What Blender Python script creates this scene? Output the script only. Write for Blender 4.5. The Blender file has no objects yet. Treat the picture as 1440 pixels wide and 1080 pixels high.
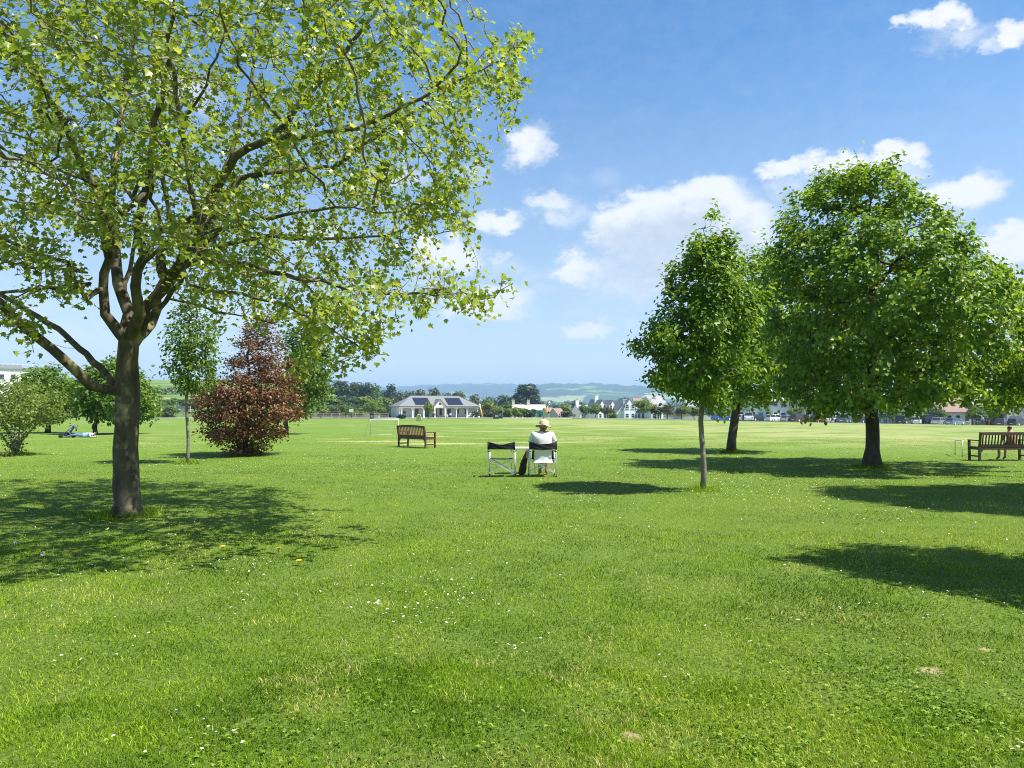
import bpy, math, random
import numpy as np
from mathutils import Vector, Matrix
from mathutils import noise as mnoise

rng = np.random.default_rng(11)
random.seed(5)
R = math.radians
FOC, PITCH, EYE = 1081.0, R(1.75), 1.65          # focal length in photo pixels, camera pitch, eye height
SCN = bpy.context.scene
COL = SCN.collection


# ------------------------------------------------------------------ camera geometry
def ray(px, py):
    x = (px - 720) / FOC
    u = (540 - py) / FOC
    return (x, math.cos(PITCH) - u * math.sin(PITCH), math.sin(PITCH) + u * math.cos(PITCH))


def P(px, py, D):
    d = ray(px, py)
    s = D / d[1]
    return np.array([d[0] * s, D, EYE + d[2] * s])


def to_px(p):
    p = np.asarray(p, float)
    x, y, z = p[..., 0], p[..., 1], p[..., 2] - EYE
    f = y * math.cos(PITCH) + z * math.sin(PITCH)
    u = -y * math.sin(PITCH) + z * math.cos(PITCH)
    f = np.maximum(f, 0.05)
    return 720 + FOC * x / f, 540 - FOC * u / f


def sstep(a, b, x):
    t = np.clip((np.asarray(x, float) - a) / (b - a), 0, 1)
    return t * t * (3 - 2 * t)


def gz(x, y):
    """height of the ground"""
    x = np.asarray(x, float)
    y = np.asarray(y, float)
    yy = np.clip(y - 45, 0, 150)
    xc = np.clip(x, -20, 92)
    s = 0.0062 + 0.00003 * xc + 1.2e-6 * xc * xc
    z = -s * yy
    t = np.maximum(y - 192, 0)
    az = x / np.maximum(y, 1)
    wl = sstep(-0.11, -0.27, az)
    z = z + wl * 0.060 * np.minimum(t, 400) - (1 - wl) * 0.035 * np.minimum(t, 600)
    near = np.clip(1 - y / 60, 0, 1) * (y > -30)
    z = z + near * (0.018 * np.sin(x * 1.3 + 0.7 * y) + 0.014 * np.sin(x * 0.6 - y * 1.1 + 2))
    return z


def G(px, D):
    """ground point in photo column px at depth D"""
    x = (px - 720) / FOC * D
    return np.array([x, D, float(gz(x, D))])


# ------------------------------------------------------------------ mesh builder
class MB:
    def __init__(self):
        self.v, self.f, self.m, self.s = [], [], [], []

    def add(self, verts, faces, mat=0, smooth=False):
        o = len(self.v)
        self.v.extend([tuple(map(float, p)) for p in verts])
        for f in faces:
            self.f.append([o + i for i in f])
            self.m.append(mat)
            self.s.append(smooth)
        return self

    def box(self, c, size, rz=0.0, mat=0, bev=0.0, rx=0.0, ry=0.0):
        sx, sy, sz = [k / 2 for k in size]
        M = Matrix.Rotation(rz, 3, 'Z') @ Matrix.Rotation(ry, 3, 'Y') @ Matrix.Rotation(rx, 3, 'X')
        c = Vector(c)
        if bev <= 0:
            vs = [(x, y, z) for z in (-sz, sz) for (x, y) in ((-sx, -sy), (sx, -sy), (sx, sy), (-sx, sy))]
            fs = [(3, 2, 1, 0), (4, 5, 6, 7), (0, 1, 5, 4), (1, 2, 6, 5), (2, 3, 7, 6), (3, 0, 4, 7)]
        else:
            b = min(bev, sx * .9, sy * .9, sz * .9)
            vs = []
            for z, k in ((-sz, b), (-sz + b, 0), (sz - b, 0), (sz, b)):
                ax, ay = sx - k, sy - k
                bb = b if k == 0 else b * .6
                for (x, y) in ((-ax + bb, -ay), (ax - bb, -ay), (ax, -ay + bb), (ax, ay - bb),
                               (ax - bb, ay), (-ax + bb, ay), (-ax, ay - bb), (-ax, -ay + bb)):
                    vs.append((x, y, z))
            fs = [tuple(range(7, -1, -1)), tuple(range(24, 32))]
            for r in range(3):
                for i in range(8):
                    j = (i + 1) % 8
                    fs.append((r * 8 + i, r * 8 + j, r * 8 + 8 + j, r * 8 + 8 + i))
        return self.add([c + M @ Vector(v) for v in vs], fs, mat)

    def beam(self, a, b, w, h, mat=0, up=(0, 0, 1), bev=0.0):
        a, b = Vector(a), Vector(b)
        d = b - a
        L = d.length
        x = d.normalized()
        y = Vector(up).cross(x)
        if y.length < 1e-4:
            y = Vector((0, 1, 0)).cross(x)
        y.normalize()
        z = x.cross(y)
        t = MB()
        t.box((0, 0, 0), (L, w, h), bev=bev)
        c = (a + b) / 2
        return self.add([c + x * v[0] + y * v[1] + z * v[2] for v in t.v], t.f, mat)

    def tube(self, pts, radii, sides=8, mat=0, cap=True, smooth=True):
        pts = [Vector(p) for p in pts]
        if not hasattr(radii, '__len__'):
            radii = [radii] * len(pts)
        n = len(pts)
        vs, fs = [], []
        t0 = (pts[1] - pts[0]).normalized()
        u = t0.orthogonal().normalized()
        for i in range(n):
            t = (pts[min(i + 1, n - 1)] - pts[max(i - 1, 0)])
            t = t.normalized() if t.length > 1e-9 else t0
            u = u - t * u.dot(t)
            u = u.normalized() if u.length > 1e-6 else t.orthogonal().normalized()
            w = t.cross(u)
            for k in range(sides):
                a = 2 * math.pi * k / sides
                vs.append(pts[i] + (u * math.cos(a) + w * math.sin(a)) * radii[i])
        for i in range(n - 1):
            for k in range(sides):
                j = (k + 1) % sides
                fs.append((i * sides + k, i * sides + j, (i + 1) * sides + j, (i + 1) * sides + k))
        if cap:
            fs.append(tuple(range(sides - 1, -1, -1)))
            fs.append(tuple((n - 1) * sides + k for k in range(sides)))
        return self.add(vs, fs, mat, smooth)

    def lathe(self, prof, c=(0, 0, 0), sides=16, mat=0, axis='z', smooth=True, sx=1, sy=1):
        vs, fs = [], []
        for (r, h) in prof:
            for k in range(sides):
                a = 2 * math.pi * k / sides
                p = (r * math.cos(a) * sx, r * math.sin(a) * sy, h)
                if axis == 'x':
                    p = (p[2], p[0], p[1])
                elif axis == 'y':
                    p = (p[0], p[2], p[1])
                vs.append((c[0] + p[0], c[1] + p[1], c[2] + p[2]))
        n = len(prof)
        for i in range(n - 1):
            for k in range(sides):
                j = (k + 1) % sides
                fs.append((i * sides + k, i * sides + j, (i + 1) * sides + j, (i + 1) * sides + k))
        fs.append(tuple(range(sides - 1, -1, -1)))
        fs.append(tuple((n - 1) * sides + k for k in range(sides)))
        return self.add(vs, fs, mat, smooth)

    def prism(self, poly, y0, y1, mat=0, axis='y', top=None):
        """outline in (x,z) extruded along y (axis 'y') or outline in (y,z) along x; top = outline at the far end"""
        n = len(poly)
        q = top or poly
        A = [(p[0], y0, p[1]) if axis == 'y' else (y0, p[0], p[1]) for p in poly]
        B = [(p[0], y1, p[1]) if axis == 'y' else (y1, p[0], p[1]) for p in q]
        fs = [tuple(range(n - 1, -1, -1)), tuple(range(n, 2 * n))]
        for i in range(n):
            j = (i + 1) % n
            fs.append((i, j, n + j, n + i))
        return self.add(A + B, fs, mat)

    def build(self, name, mats, parent=None, fix=True):
        me = bpy.data.meshes.new(name)
        me.from_pydata(self.v, [], self.f)
        if not isinstance(mats, (list, tuple)):
            mats = [mats]
        for m in mats:
            me.materials.append(m)
        me.polygons.foreach_set('material_index', self.m)
        me.polygons.foreach_set('use_smooth', self.s)
        if fix:
            import bmesh
            bm = bmesh.new()
            bm.from_mesh(me)
            bmesh.ops.recalc_face_normals(bm, faces=bm.faces)
            bm.to_mesh(me)
            bm.free()
        me.update()
        o = bpy.data.objects.new(name, me)
        COL.objects.link(o)
        if parent:
            o.parent = parent
        return o


def tag(o, label=None, cat=None, group=None, kind=None):
    if label:
        o['label'] = label
    if cat:
        o['category'] = cat
    if group:
        o['group'] = group
    if kind:
        o['kind'] = kind
    return o


def thing(name, label, cat, loc, rz=0.0, group=None, scale=None):
    o = bpy.data.objects.new(name, None)
    o.empty_display_size = 0.2
    COL.objects.link(o)
    o.location = tuple(map(float, loc))
    o.rotation_euler = (0, 0, rz)
    if scale:
        o.scale = (scale, scale, scale) if not hasattr(scale, '__len__') else scale
    return tag(o, label, cat, group)


def dup(root, loc, rz, label, group=None, scale=None, mats=None):
    r = root.copy()
    COL.objects.link(r)
    r.location = tuple(map(float, loc))
    r.rotation_euler = (0, 0, rz)
    r['label'] = label
    if scale:
        r.scale = (scale, scale, scale) if not hasattr(scale, '__len__') else scale
    if group:
        r['group'] = group
    for ch in list(root.children):
        c = ch.copy()
        COL.objects.link(c)
        c.parent = r
        nm = ch.name.split('.')[0]
        if mats and nm in mats:
            c.data = ch.data.copy()
            c.data.materials[0] = mats[nm]
        for g in list(ch.children):
            d = g.copy()
            COL.objects.link(d)
            d.parent = c
    return r


def fast_mesh(name, V, faces_flat, starts, totals, mats, attr=None, smooth=False, parent=None, mat_index=None):
    """mesh from numpy arrays, with an optional per-face float attribute 'rnd'"""
    me = bpy.data.meshes.new(name)
    V = np.ascontiguousarray(V, dtype=np.float32)
    me.vertices.add(len(V))
    me.vertices.foreach_set('co', V.ravel())
    me.loops.add(len(faces_flat))
    me.loops.foreach_set('vertex_index', np.ascontiguousarray(faces_flat, dtype=np.int32))
    me.polygons.add(len(starts))
    me.polygons.foreach_set('loop_start', np.ascontiguousarray(starts, dtype=np.int32))
    me.polygons.foreach_set('loop_total', np.ascontiguousarray(totals, dtype=np.int32))
    if smooth:
        me.polygons.foreach_set('use_smooth', np.ones(len(starts), dtype=bool))
    for m in (mats if isinstance(mats, (list, tuple)) else [mats]):
        me.materials.append(m)
    if mat_index is not None:
        me.polygons.foreach_set('material_index', np.ascontiguousarray(mat_index, dtype=np.int32))
    me.update(calc_edges=True)
    if attr is not None:
        a = me.attributes.new('rnd', 'FLOAT', 'FACE')
        a.data.foreach_set('value', np.ascontiguousarray(attr, dtype=np.float32))
    o = bpy.data.objects.new(name, me)
    COL.objects.link(o)
    if parent:
        o.parent = parent
    return o


# ------------------------------------------------------------------ materials
def lin(r, g, b):
    f = lambda c: (c / 255 / 12.92) if c / 255 <= 0.04045 else ((c / 255 + 0.055) / 1.055) ** 2.4
    return (f(r), f(g), f(b), 1)


def new_mat(name):
    m = bpy.data.materials.new(name)
    m.use_nodes = True
    nt = m.node_tree
    nt.nodes.clear()
    out = nt.nodes.new('ShaderNodeOutputMaterial')
    return m, nt, out


def link(nt, a, b):
    nt.links.new(a, b)


def ramp(nt, fac, stops):
    n = nt.nodes.new('ShaderNodeValToRGB')
    els = n.color_ramp.elements
    while len(els) < len(stops):
        els.new(0.5)
    for e, (p, c) in zip(els, stops):
        e.position = p
        e.color = c if len(c) == 4 else (*c, 1)
    link(nt, fac, n.inputs[0])
    return n.outputs[0]


def noise_tex(nt, vec, scale, detail=4, rough=0.55, dist=0.0):
    n = nt.nodes.new('ShaderNodeTexNoise')
    n.inputs['Scale'].default_value = scale
    n.inputs['Detail'].default_value = detail
    n.inputs['Roughness'].default_value = rough
    n.inputs['Distortion'].default_value = dist
    if vec is not None:
        link(nt, vec, n.inputs['Vector'])
    return n


def mixc(nt, fac, a, b, mode='MIX'):
    n = nt.nodes.new('ShaderNodeMix')
    n.data_type = 'RGBA'
    n.blend_type = mode
    for s, val in ((n.inputs[0], fac), (n.inputs[6], a), (n.inputs[7], b)):
        if hasattr(val, 'is_linked'):
            link(nt, val, s)
        else:
            s.default_value = val if not (hasattr(val, '__len__') and len(val) == 3) else (*val, 1)
    return n.outputs[2]


def mathn(nt, op, a, b=None, c=None, clamp=False):
    n = nt.nodes.new('ShaderNodeMath')
    n.operation = op
    n.use_clamp = clamp
    for i, val in enumerate((a, b, c)):
        if val is None:
            continue
        if hasattr(val, 'is_linked'):
            link(nt, val, n.inputs[i])
        else:
            n.inputs[i].default_value = val
    return n.outputs[0]


def maprange(nt, v, a, b, c=0.0, d=1.0, smooth=True):
    n = nt.nodes.new('ShaderNodeMapRange')
    n.interpolation_type = 'SMOOTHSTEP' if smooth else 'LINEAR'
    link(nt, v, n.inputs[0])
    for i, k in enumerate((a, b, c, d)):
        n.inputs[1 + i].default_value = k
    return n.outputs[0]


def simple(name, col, rough=0.6, var=0.15, scale=12.0, metal=0.0, bump=0.0, spec=0.4, stretch=None):
    """plain surface with slight noise in tone"""
    m, nt, out = new_mat(name)
    bs = nt.nodes.new('ShaderNodeBsdfPrincipled')
    bs.inputs['Roughness'].default_value = rough
    bs.inputs['Metallic'].default_value = metal
    bs.inputs['Specular IOR Level'].default_value = spec
    tc = nt.nodes.new('ShaderNodeTexCoord')
    vec = tc.outputs['Object']
    if stretch:
        mp = nt.nodes.new('ShaderNodeMapping')
        mp.inputs['Scale'].default_value = stretch
        link(nt, vec, mp.inputs['Vector'])
        vec = mp.outputs[0]
    nz = noise_tex(nt, vec, scale, 5)
    c = np.array(col[:3])
    cc = ramp(nt, nz.outputs['Fac'], [(0.25, tuple(c * (1 - var))), (0.75, tuple(np.minimum(c * (1 + var), .95)))])
    link(nt, cc, bs.inputs['Base Color'])
    if bump:
        bp = nt.nodes.new('ShaderNodeBump')
        bp.inputs['Strength'].default_value = bump
        bp.inputs['Distance'].default_value = 0.02
        link(nt, nz.outputs['Fac'], bp.inputs['Height'])
        link(nt, bp.outputs[0], bs.inputs['Normal'])
    link(nt, bs.outputs[0], out.inputs[0])
    return m


def leaf_mat(name, stops, trans=0.4, tcol=None, rough=0.42, spec=0.35):
    m, nt, out = new_mat(name)
    at = nt.nodes.new('ShaderNodeAttribute')
    at.attribute_name = 'rnd'
    col = ramp(nt, at.outputs['Fac'], stops)
    bs = nt.nodes.new('ShaderNodeBsdfPrincipled')
    bs.inputs['Roughness'].default_value = rough
    bs.inputs['Specular IOR Level'].default_value = spec
    link(nt, col, bs.inputs['Base Color'])
    tr = nt.nodes.new('ShaderNodeBsdfTranslucent')
    tint = mixc(nt, 1.0, col, tcol or (1.25, 1.2, 0.55, 1), 'MULTIPLY')
    link(nt, tint, tr.inputs['Color'])
    mx = nt.nodes.new('ShaderNodeMixShader')
    mx.inputs[0].default_value = trans
    link(nt, bs.outputs[0], mx.inputs[1])
    link(nt, tr.outputs[0], mx.inputs[2])
    link(nt, mx.outputs[0], out.inputs[0])
    return m


def bark_mat(name, dark, light, scale=9.0, lichen=None):
    m, nt, out = new_mat(name)
    bs = nt.nodes.new('ShaderNodeBsdfPrincipled')
    bs.inputs['Roughness'].default_value = 0.85
    bs.inputs['Specular IOR Level'].default_value = 0.2
    tc = nt.nodes.new('ShaderNodeTexCoord')
    mp = nt.nodes.new('ShaderNodeMapping')
    mp.inputs['Scale'].default_value = (1, 1, 0.35)
    link(nt, tc.outputs['Object'], mp.inputs['Vector'])
    n1 = noise_tex(nt, mp.outputs[0], scale, 8, 0.65)
    c = ramp(nt, n1.outputs['Fac'], [(0.3, dark), (0.55, tuple((np.array(dark) + np.array(light)) / 2)), (0.75, light)])
    if lichen:
        n2 = noise_tex(nt, tc.outputs['Object'], 3.2, 5, 0.6)
        c = mixc(nt, maprange(nt, n2.outputs['Fac'], 0.52, 0.66), c, lichen)
    link(nt, c, bs.inputs['Base Color'])
    bp = nt.nodes.new('ShaderNodeBump')
    bp.inputs['Strength'].default_value = 0.7
    bp.inputs['Distance'].default_value = 0.02
    n3 = noise_tex(nt, mp.outputs[0], scale * 3.5, 8, 0.7)
    link(nt, n3.outputs['Fac'], bp.inputs['Height'])
    link(nt, bp.outputs[0], bs.inputs['Normal'])
    link(nt, bs.outputs[0], out.inputs[0])
    return m


M = {}
M['bark_plane'] = bark_mat('plane_bark', (0.040, 0.034, 0.021), (0.19, 0.16, 0.10), 6, (0.30, 0.26, 0.14))
M['twig'] = simple('young_shoot', (0.20, 0.165, 0.105), 0.8, 0.25, 8)
M['bark_dark'] = bark_mat('dark_bark', (0.045, 0.035, 0.026), (0.13, 0.105, 0.08), 10)
M['bark_young'] = bark_mat('young_bark', (0.13, 0.11, 0.09), (0.30, 0.27, 0.22), 16, (0.36, 0.34, 0.29))
M['leaf_plane'] = leaf_mat('plane_leaf', [(0, (0.13, 0.21, 0.022)), (0.4, (0.23, 0.31, 0.034)), (0.8, (0.36, 0.42, 0.070)), (1, (0.52, 0.54, 0.20))], 0.48, rough=.36, spec=.55)
M['leaf_lime'] = leaf_mat('lime_leaf', [(0, (0.080, 0.165, 0.012)), (0.5, (0.185, 0.300, 0.024)), (1, (0.37, 0.49, 0.070))], 0.48, spec=.35)
M['leaf_horn'] = leaf_mat('hornbeam_leaf', [(0, (0.060, 0.135, 0.010)), (0.5, (0.145, 0.250, 0.020)), (1, (0.31, 0.43, 0.055))], 0.46, spec=.35)
M['leaf_young'] = leaf_mat('young_tree_leaf', [(0, (0.06, 0.125, 0.012)), (0.5, (0.115, 0.205, 0.020)), (1, (0.21, 0.31, 0.036))], 0.42)
M['leaf_pale'] = leaf_mat('pale_leaf', [(0, (0.11, 0.17, 0.03)), (0.5, (0.17, 0.24, 0.04)), (1, (0.26, 0.31, 0.07))], 0.42)
M['leaf_copper'] = leaf_mat('copper_leaf', [(0, (0.085, 0.036, 0.017)), (0.5, (0.185, 0.085, 0.036)), (0.85, (0.30, 0.175, 0.09)), (1, (0.17, 0.15, 0.04))], 0.30, (1.2, 0.9, 0.6, 1))
M['leaf_far'] = leaf_mat('far_leaf', [(0, (0.028, 0.060, 0.016)), (0.5, (0.045, 0.085, 0.022)), (1, (0.075, 0.12, 0.03))], 0.2)
M['leaf_brownish'] = leaf_mat('olive_leaf', [(0, (0.05, 0.065, 0.02)), (0.5, (0.075, 0.09, 0.028)), (1, (0.11, 0.12, 0.04))], 0.2)
M['leaf_light'] = leaf_mat('light_green_leaf', [(0, (0.06, 0.12, 0.02)), (0.5, (0.10, 0.175, 0.03)), (1, (0.16, 0.23, 0.045))], 0.35)
M['leaf_fir'] = leaf_mat('conifer_leaf', [(0, (0.014, 0.034, 0.016)), (0.5, (0.022, 0.048, 0.022)), (1, (0.035, 0.065, 0.028))], 0.08)
M['grass'] = leaf_mat('grass_blade', [(0, (0.050, 0.120, 0.004)), (0.45, (0.185, 0.310, 0.008)), (0.8, (0.36, 0.490, 0.025)), (0.93, (0.46, 0.48, 0.10)), (1, (0.60, 0.52, 0.24))], 0.32, (1.15, 1.15, 0.5, 1), 0.6, 0.06)
M['wood_red'] = simple('red_brown_wood', (0.105, 0.040, 0.026), 0.55, 0.3, 22, bump=0.2, stretch=(1, 6, 6))
M['wood_dark'] = simple('dark_brown_wood', (0.065, 0.042, 0.026), 0.6, 0.3, 22, bump=0.2, stretch=(1, 6, 6))
M['white_paint'] = simple('white_paint', (0.80, 0.80, 0.78), 0.45, 0.05)
M['alu'] = simple('brushed_aluminium', (0.72, 0.73, 0.74), 0.38, 0.08, 30, metal=0.55)
M['black_cloth'] = simple('black_canvas', (0.012, 0.013, 0.018), 0.85, 0.25, 60, bump=0.15)
M['table_white'] = simple('white_table_top', (0.74, 0.74, 0.76), 0.4, 0.05)
M['bag_brown'] = simple('brown_bag_cloth', (0.060, 0.040, 0.028), 0.9, 0.35, 25, bump=0.4)
M['render_white'] = simple('white_render', (0.82, 0.815, 0.80), 0.85, 0.06, 2.5)
M['render_cream'] = simple('cream_render', (0.62, 0.56, 0.44), 0.85, 0.08, 2.5)
M['render_blue'] = simple('pale_blue_render', (0.66, 0.71, 0.77), 0.85, 0.06, 2.5)
M['render_grey'] = simple('pale_grey_boarding', (0.58, 0.60, 0.60), 0.8, 0.08, 3.0)
M['slate'] = simple('grey_slate', (0.27, 0.275, 0.28), 0.6, 0.22, 5.0, stretch=(1, 1, 4))
M['slate_mid'] = simple('mid_grey_slate', (0.175, 0.185, 0.185), 0.7, 0.2, 5.0, stretch=(1, 1, 4))
M['slate_brown'] = simple('brown_tile', (0.26, 0.17, 0.14), 0.75, 0.25, 5.0)
M['brick'] = simple('red_brick', (0.30, 0.14, 0.09), 0.85, 0.2, 6.0)
M['tile_orange'] = simple('orange_tile', (0.46, 0.25, 0.13), 0.8, 0.2, 6.0)
M['solar'] = simple('solar_glass', (0.018, 0.022, 0.040), 0.25, 0.2, 3.0, spec=0.5)
M['glass'] = simple('window_glass', (0.035, 0.045, 0.055), 0.12, 0.3, 1.0, spec=0.6)
M['dark'] = simple('dark_metal', (0.03, 0.03, 0.032), 0.5, 0.2)
M['rubber'] = simple('tyre_rubber', (0.018, 0.018, 0.018), 0.85, 0.2)
M['green_dark'] = simple('dark_green_plastic', (0.018, 0.055, 0.035), 0.5, 0.2)
M['teal'] = simple('teal_paint', (0.06, 0.26, 0.27), 0.5, 0.1)
M['blue_paint'] = simple('blue_paint', (0.03, 0.12, 0.42), 0.45, 0.1)
M['yellow'] = simple('yellow_timber', (0.62, 0.40, 0.10), 0.6, 0.15)
M['board_yellow'] = simple('pale_yellow_board', (0.78, 0.72, 0.30), 0.55, 0.05)
M['skin'] = simple('skin', (0.46, 0.245, 0.17), 0.55, 0.12, 14)
M['skin_red'] = simple('sunburnt_skin', (0.36, 0.155, 0.10), 0.55, 0.12, 14)
M['hair_dark'] = simple('dark_hair', (0.015, 0.011, 0.009), 0.6, 0.3, 40)
M['hair_grey'] = simple('grey_hair', (0.30, 0.27, 0.24), 0.7, 0.2, 40)
M['shirt_white'] = simple('white_cotton', (0.74, 0.735, 0.76), 0.9, 0.05, 9, bump=0.25)
M['cloth_navy'] = simple('navy_cloth', (0.03, 0.05, 0.12), 0.9, 0.2)
M['cloth_blue'] = simple('blue_denim', (0.12, 0.20, 0.42), 0.9, 0.2)
M['cloth_sky'] = simple('pale_blue_cloth', (0.36, 0.52, 0.78), 0.9, 0.1)
M['cloth_grey'] = simple('grey_cloth', (0.22, 0.22, 0.24), 0.9, 0.2)
M['cloth_red'] = simple('red_cloth', (0.42, 0.07, 0.06), 0.9, 0.2)
M['straw'] = simple('cream_straw', (0.70, 0.57, 0.37), 0.85, 0.12, 60, bump=0.3)
M['straw_band'] = simple('tan_hat_band', (0.52, 0.38, 0.22), 0.85, 0.1)
M['net'] = simple('net_cord', (0.55, 0.56, 0.55), 0.8, 0.1)
M['asphalt'] = simple('asphalt', (0.20, 0.195, 0.19), 0.9, 0.15, 3.0)
M['path_pale'] = simple('pale_gravel', (0.46, 0.42, 0.34), 0.95, 0.12, 2.0)
M['stone'] = simple('pale_stone', (0.42, 0.38, 0.31), 0.9, 0.2, 2.0)
M['light_glass'] = simple('lamp_lens', (0.7, 0.7, 0.68), 0.2, 0.05)
M['red_glass'] = simple('tail_lamp', (0.35, 0.02, 0.02), 0.25, 0.05)


def car_paint(name, col, metal=0.0):
    m = simple(name, col, 0.28, 0.06, 2.0, metal=metal, spec=0.5)
    m.node_tree.nodes['Principled BSDF'].inputs['Coat Weight'].default_value = 0.6
    return m


def add_tube_arrays(nodes, parent, rad, minr, side_fn, base, twig=0, knob=0):
    """branch skeleton -> one tube mesh; chains follow the thickest child"""
    n = len(nodes)
    kids = [[] for _ in range(n)]
    for i in range(n):
        if parent[i] >= 0:
            kids[parent[i]].append(i)
    mb = MB()
    stack = [(0, None)]
    while stack:
        i, pr = stack.pop()
        chain, cr = [], []
        if pr is not None:
            chain.append(nodes[pr])
            cr.append(min(rad[i] * 1.15, rad[pr]))
        while True:
            chain.append(nodes[i])
            cr.append(rad[i])
            ks = kids[i]
            if not ks:
                break
            ks = sorted(ks, key=lambda k: -rad[k])
            for k in ks[1:]:
                stack.append((k, i))
            i = ks[0]
        if len(chain) > 1 and cr[0] >= minr:
            mb.tube([c - base for c in chain], cr, side_fn(cr[0]), mat=1 if (twig and cr[0] < twig) else 0, cap=True)
    if knob:
        for i, v in enumerate(mb.v):
            p = Vector(v)
            d = mnoise.noise_vector(p * 3.1) * .55 + mnoise.noise_vector(p * 8.0) * .3 + mnoise.noise_vector(p * 19.0) * .12
            mb.v[i] = tuple(p + d * knob * min(1, rad[0] * 2))
    return mb

# ------------------------------------------------------------------ trees
from mathutils import noise as mnoise

def colonize(nodes, parent, att, step, kill, infl, bias=(0, 0, 0), jit=0.25, maxit=140):
    """grow a branch skeleton towards a cloud of attraction points"""
    nodes = [np.asarray(p, float) for p in nodes]
    parent = list(parent)
    att = np.asarray(att, float)
    alive = np.ones(len(att), bool)
    P0 = np.array(nodes)
    nd = np.full(len(att), 1e9)
    ni = np.zeros(len(att), int)

    def upd(idx, pts):
        for c in range(0, len(idx), 256):
            q = pts[c:c + 256]
            d = np.linalg.norm(att[:, None, :] - q[None], axis=2)
            j = d.argmin(1)
            dm = d[np.arange(len(att)), j]
            b = dm < nd
            nd[b] = dm[b]
            ni[b] = np.asarray(idx)[c:c + 256][j[b]]
    upd(np.arange(len(nodes)), P0)
    bias = np.asarray(bias, float)
    nk = {}
    for it in range(maxit):
        alive &= nd > kill
        act = alive & (nd < infl)
        if not act.any():
            break
        pos = np.array(nodes)
        v = att[act] - pos[ni[act]]
        v /= np.linalg.norm(v, axis=1)[:, None]
        acc = np.zeros_like(pos)
        np.add.at(acc, ni[act], v)
        idx, pts = [], []
        for u in np.unique(ni[act]):
            if nk.get(u, 0) >= 4:
                continue
            a = acc[u]
            L = np.linalg.norm(a)
            if L < 1e-6:
                a = rng.normal(size=3)
                L = np.linalg.norm(a)
            a = a / L + bias + rng.normal(size=3) * jit
            a /= np.linalg.norm(a)
            p = pos[u] + a * step
            nk[u] = nk.get(u, 0) + 1
            idx.append(len(nodes))
            pts.append(p)
            nodes.append(p)
            parent.append(int(u))
        if not idx:
            break
        upd(np.array(idx), np.array(pts))
    return np.array(nodes), np.array(parent)


def radii(parent, rt, rb, minr=None):
    n = len(parent)
    tips = np.zeros(n)
    has = np.zeros(n, bool)
    for i in range(n - 1, -1, -1):
        if not has[i]:
            tips[i] = 1
        p = parent[i]
        if p >= 0:
            tips[p] += tips[i]
            has[p] = True
    ex = math.log(rb / rt) / math.log(max(tips[0], 2))
    r = rt * tips ** ex
    if minr is not None:
        m = np.asarray(minr)
        k = len(m)
        r[:k] = np.where(m > 0, m, r[:k])
    return r, tips


def leaf_template(kind):
    if kind == 'lobed':        # three to five lobes, folded along the midrib
        o = [(0, 0), (.20, .02), (.50, .20), (.33, .34), (.52, .62), (.22, .60), (0, 1.0)]
        zs = [0, .02, .16, .06, .15, .04, -.10]
        V = [(x, y, z) for (x, y), z in zip(o, zs)]
        V += [(-x, y, z) for (x, y), z in list(zip(o, zs))[1:-1]]
        Fc = [(0, 1, 2, 3), (0, 3, 4, 5), (0, 5, 6), (0, 8 - 0 + 1, 8, 7)]
        # left side indices 7..11 mirror 1..5
        Fc = [(0, 1, 2, 3), (0, 3, 4, 5), (0, 5, 6), (0, 9, 8, 7), (0, 11, 10, 9), (0, 6, 11)]
        return np.array(V, float), Fc
    if kind == 'ovate':
        V = [(0, 0, 0), (.27, .28, .07), (.24, .62, .06), (0, 1, -.12), (-.24, .62, .06), (-.27, .28, .07)]
        return np.array(V, float), [(0, 1, 2, 3), (0, 3, 4, 5)]
    if kind == 'heart':
        V = [(0, .05, 0), (.34, .12, .09), (.36, .55, .08), (0, 1, -.14), (-.36, .55, .08), (-.34, .12, .09)]
        return np.array(V, float), [(0, 1, 2, 3), (0, 3, 4, 5)]
    if kind == 'clump':        # a spray of small leaves for far trees
        V, Fc = [], []
        r2 = random.Random(3)
        for k in range(5):
            a = k * 1.2566 + r2.uniform(-.3, .3)
            c, s = math.cos(a), math.sin(a)
            q = [(0.05, 0), (.35, .22), (.95, 0.03), (.42, -.20)]
            o = len(V)
            for i, (x, y) in enumerate(q):
                V.append((x * c - y * s, x * s + y * c, r2.uniform(-.18, .18) + (.14 if i == 0 else 0)))
            Fc.append((o, o + 1, o + 2, o + 3))
        return np.array(V, float), Fc
    raise KeyError(kind)


def scatter_leaves(name, pos, nrm, dirs, size, kind, mat, parent, hue=None):
    T, Fc = leaf_template(kind)
    n = len(pos)
    nrm = nrm / np.linalg.norm(nrm, axis=1)[:, None]
    d = dirs - nrm * (dirs * nrm).sum(1)[:, None]
    d /= np.linalg.norm(d, axis=1)[:, None] + 1e-9
    s = np.cross(d, nrm)
    V = pos[:, None, :] + size[:, None, None] * (T[None, :, 0:1] * s[:, None] + T[None, :, 1:2] * d[:, None] + T[None, :, 2:3] * nrm[:, None])
    k = len(T)
    V = V.reshape(-1, 3)
    fl = np.concatenate([np.array(f) for f in Fc])
    flat = (np.arange(n)[:, None] * k + fl[None]).ravel()
    tot = np.tile([len(f) for f in Fc], n)
    st = np.concatenate([[0], np.cumsum(tot)[:-1]])
    r = rng.random(n) if hue is None else hue
    return fast_mesh(name, V, flat, st, tot, mat, np.repeat(r, len(Fc)), parent=parent)


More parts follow.
